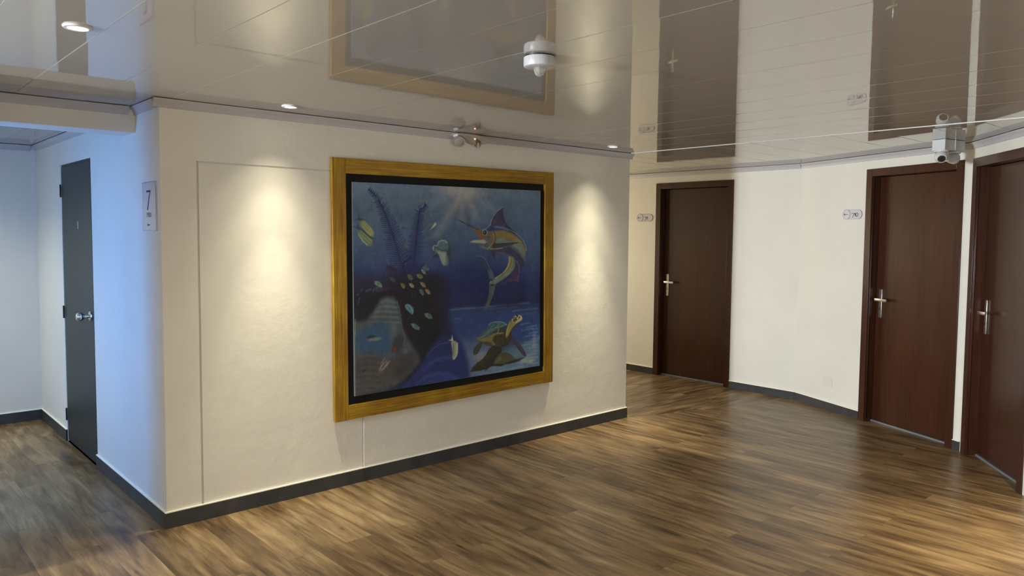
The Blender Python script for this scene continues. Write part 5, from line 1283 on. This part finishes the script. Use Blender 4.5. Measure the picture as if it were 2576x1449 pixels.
# ------------------------------------------------------------------ smoke alarm
r = root('smoke_alarm', (0.744, -1.985, H), 0, 'round white smoke alarm with clear domed lens on the ceiling', 'smoke detector')
bm = bmesh.new(); bm_lathe(bm, [(0.0, 0.002), (0.056, 0.002), (0.056, -0.006), (0.0, -0.006)], 56, cap=False); obj('mounting_base', bm, M_BLACK, r)
bm = bmesh.new(); bm_lathe(bm, [(0.0, -0.006), (0.059, -0.006), (0.060, -0.008), (0.060, -0.036), (0.058, -0.041), (0.052, -0.044), (0.0, -0.044)], 64, cap=False); obj('housing', bm, M_ALARM, r)
bm = bmesh.new(); bm_lathe(bm, [(0.022, -0.044), (0.0215, -0.052), (0.0185, -0.063), (0.013, -0.072), (0.006, -0.076), (0.0, -0.0765)], 8, cap=False)
for f in bm.faces: f.smooth = False
obj('domed_lens', bm, M_GLASS, r)

# ------------------------------------------------------------------ emergency light
r = root('emergency_light', (1.985, 0, 2.1745), 0, 'twin-headed plastic emergency light at the ceiling above the painting', 'emergency light')
def leaf_outline():
    top = [(-0.130, 0.030), (-0.09, 0.037), (-0.03, 0.0385), (0.03, 0.038), (0.09, 0.034), (0.125, 0.026), (0.140, 0.010)]
    bot = [(0.136, -0.004), (0.115, -0.018), (0.075, -0.028), (0.03, -0.030), (-0.005, -0.022), (-0.045, -0.002), (-0.085, 0.010), (-0.12, 0.008), (-0.134, 0.016)]
    return top + bot
bm = bmesh.new(); bm_prism(bm, leaf_outline(), -0.058, -0.0005)
obj('housing', bm, M_HOUS, r, bevel=0.009)
def lamp_head(cx, cz, dirv, s):
    q = Vector(dirv).to_track_quat('Z', 'Y').to_matrix().to_4x4() @ Matrix.Scale(s, 4); q.translation = Vector((cx, -0.050, cz))
    bm = bmesh.new(); bm_lathe(bm, [(0.0, -0.034), (0.018, -0.032), (0.030, -0.018), (0.040, 0.0), (0.043, 0.012), (0.041, 0.016), (0.034, 0.015), (0.0, 0.013)], 40, cap=False)
    bmesh.ops.transform(bm, matrix=q, verts=bm.verts)
    h = obj('lamp_head', bm, M_CREAMP, r)
    bm = bmesh.new(); bm_lathe(bm, [(0.033, 0.0155), (0.024, 0.0185), (0.012, 0.0205), (0.0, 0.021)], 32, cap=False)
    bmesh.ops.transform(bm, matrix=q, verts=bm.verts)
    obj('reflector', bm, M_CREAMP, h)
lamp_head(-0.108, -0.016, (-0.45, -0.58, -0.62), 1.0)
lamp_head(0.048, -0.022, (-0.82, 0.12, -0.52), 0.72)
bm = bmesh.new(); bm_lathe(bm, [(0.0, -0.0655), (0.0028, -0.064), (0.004, -0.058)], 16, axis='Y', org=(0.018, 0, 0.006), cap=False); o_ = obj('indicator_led', bm, M_LEDR, r); o_['label'] = 'glowing red indicator'
bm = bmesh.new(); bm_lathe(bm, [(0.0, -0.0592), (0.0032, -0.059), (0.0032, -0.057)], 16, axis='Y', org=(0.040, 0, 0.005), cap=False); obj('test_button', bm, M_BLACK, r)

# ------------------------------------------------------------------ ceiling junction box and the two dome cameras
ang = math.atan2(-0.0546, 0.2233)
r = root('junction_box', (4.4012, -2.1656, H), ang, 'pale grey square junction box on the ceiling above the two dome cameras', 'junction box')
bm = bmesh.new(); bm_box(bm, 0, 0.118, 0.0, 0.0926, -0.076, -0.001); bm_box(bm, 0.122, 0.23, 0.002, 0.0926, -0.077, -0.001)
obj('housing', bm, M_BOXP, r, bevel=0.003)
bm = bmesh.new(); bm_box(bm, -0.003, 0.010, -0.003, 0.006, -0.076, -0.001); obj('corner_bead', bm, M_WHITEP, r)
bm = bmesh.new(); bm_box(bm, 0.114, 0.124, -0.003, 0.006, -0.076, -0.001); obj('corner_bead', bm, M_WHITEP, r)
def dome_camera(x, y, aim, ring, label):
    r = root('dome_camera', (x, y, H - 0.0785), 0, label, 'security camera', group='dome security cameras under the junction box')
    bm = bmesh.new(); bm_lathe(bm, [(0.0, 0.0), (0.046, 0.0), (0.046, -0.006), (0.044, -0.012), (0.0, -0.012)], 48, cap=False); obj('collar', bm, M_WHITEP, r)
    bm = bmesh.new()
    q = Vector(aim).to_track_quat('Z', 'Y').to_matrix().to_4x4(); q.translation = Vector((0, 0, -0.043))
    prof = [(0.0, -0.041)] + [(0.042 * math.cos(a), 0.042 * math.sin(a)) for a in [-1.3 + k * 0.2 for k in range(10)]] + [(0.031, 0.030), (0.029, 0.032), (0.0, 0.0315)]
    bm_lathe(bm, prof, 48, cap=False); bmesh.ops.transform(bm, matrix=q, verts=bm.verts)
    ball = obj('camera_ball', bm, M_WHITEP, r)
    if ring:
        bm = bmesh.new(); bm_lathe(bm, [(0.0, 0.0335), (0.024, 0.0335), (0.0255, 0.031)], 40, cap=False); bmesh.ops.transform(bm, matrix=q, verts=bm.verts)
        g_ = obj('lens_window', bm, M_BLACK, ball)
        bm = bmesh.new()
        for k in range(12):
            a = k * math.pi / 6
            bm_lathe(bm, [(0.0, 0.0348), (0.0018, 0.0345), (0.002, 0.0336)], 8, cap=False, org=(0.020 * math.cos(a), 0.020 * math.sin(a), 0))
        bmesh.ops.transform(bm, matrix=q, verts=bm.verts); obj('infrared_leds', bm, M_STEEL, ball)
dome_camera(4.394, -2.147, (-0.80, -0.40, -0.55), True, 'white dome camera with round black lens facing the lobby')
dome_camera(4.556, -2.170, (0.25, 0.35, -0.9), False, 'white dome camera turned away, showing its plain shell')

# ------------------------------------------------------------------ blank cover plates painted with the wall
bm = bmesh.new(); bm_box(bm, -0.056, 0.056, -0.0022, 0.0, -0.043, 0.043)
o_ = obj('cover_plate', bm, M_WALLCOV, bevel=0.001); o_.location = (1.754, 0, 0.285); o_.rotation_euler = (0, R(-1), 0)
bm = bmesh.new(); bm_box(bm, -0.052, 0.052, -0.0005, 0.001, 0.0435, 0.0455); c_ = obj('painted_shadow_gap', bm, M_BLACK, o_)  # black strip standing in for the shaded gap above the plate
tag(o_, 'blank cream cover plate under the painting, above the skirting', 'cover plate')
p_ = world_pt(K2, D2, 0.425)
bm = bmesh.new(); bm_box(bm, -0.058, 0.058, -0.004, 0.0, -0.043, 0.043)
o_ = obj('cover_plate', bm, M_WALLCOV, bevel=0.0015); o_.location = (p_[0], p_[1], 0.252); o_.rotation_euler = (0, 0, dir_angle(D2))
tag(o_, 'blank white cover plate low on the wall left of door 710', 'cover plate')
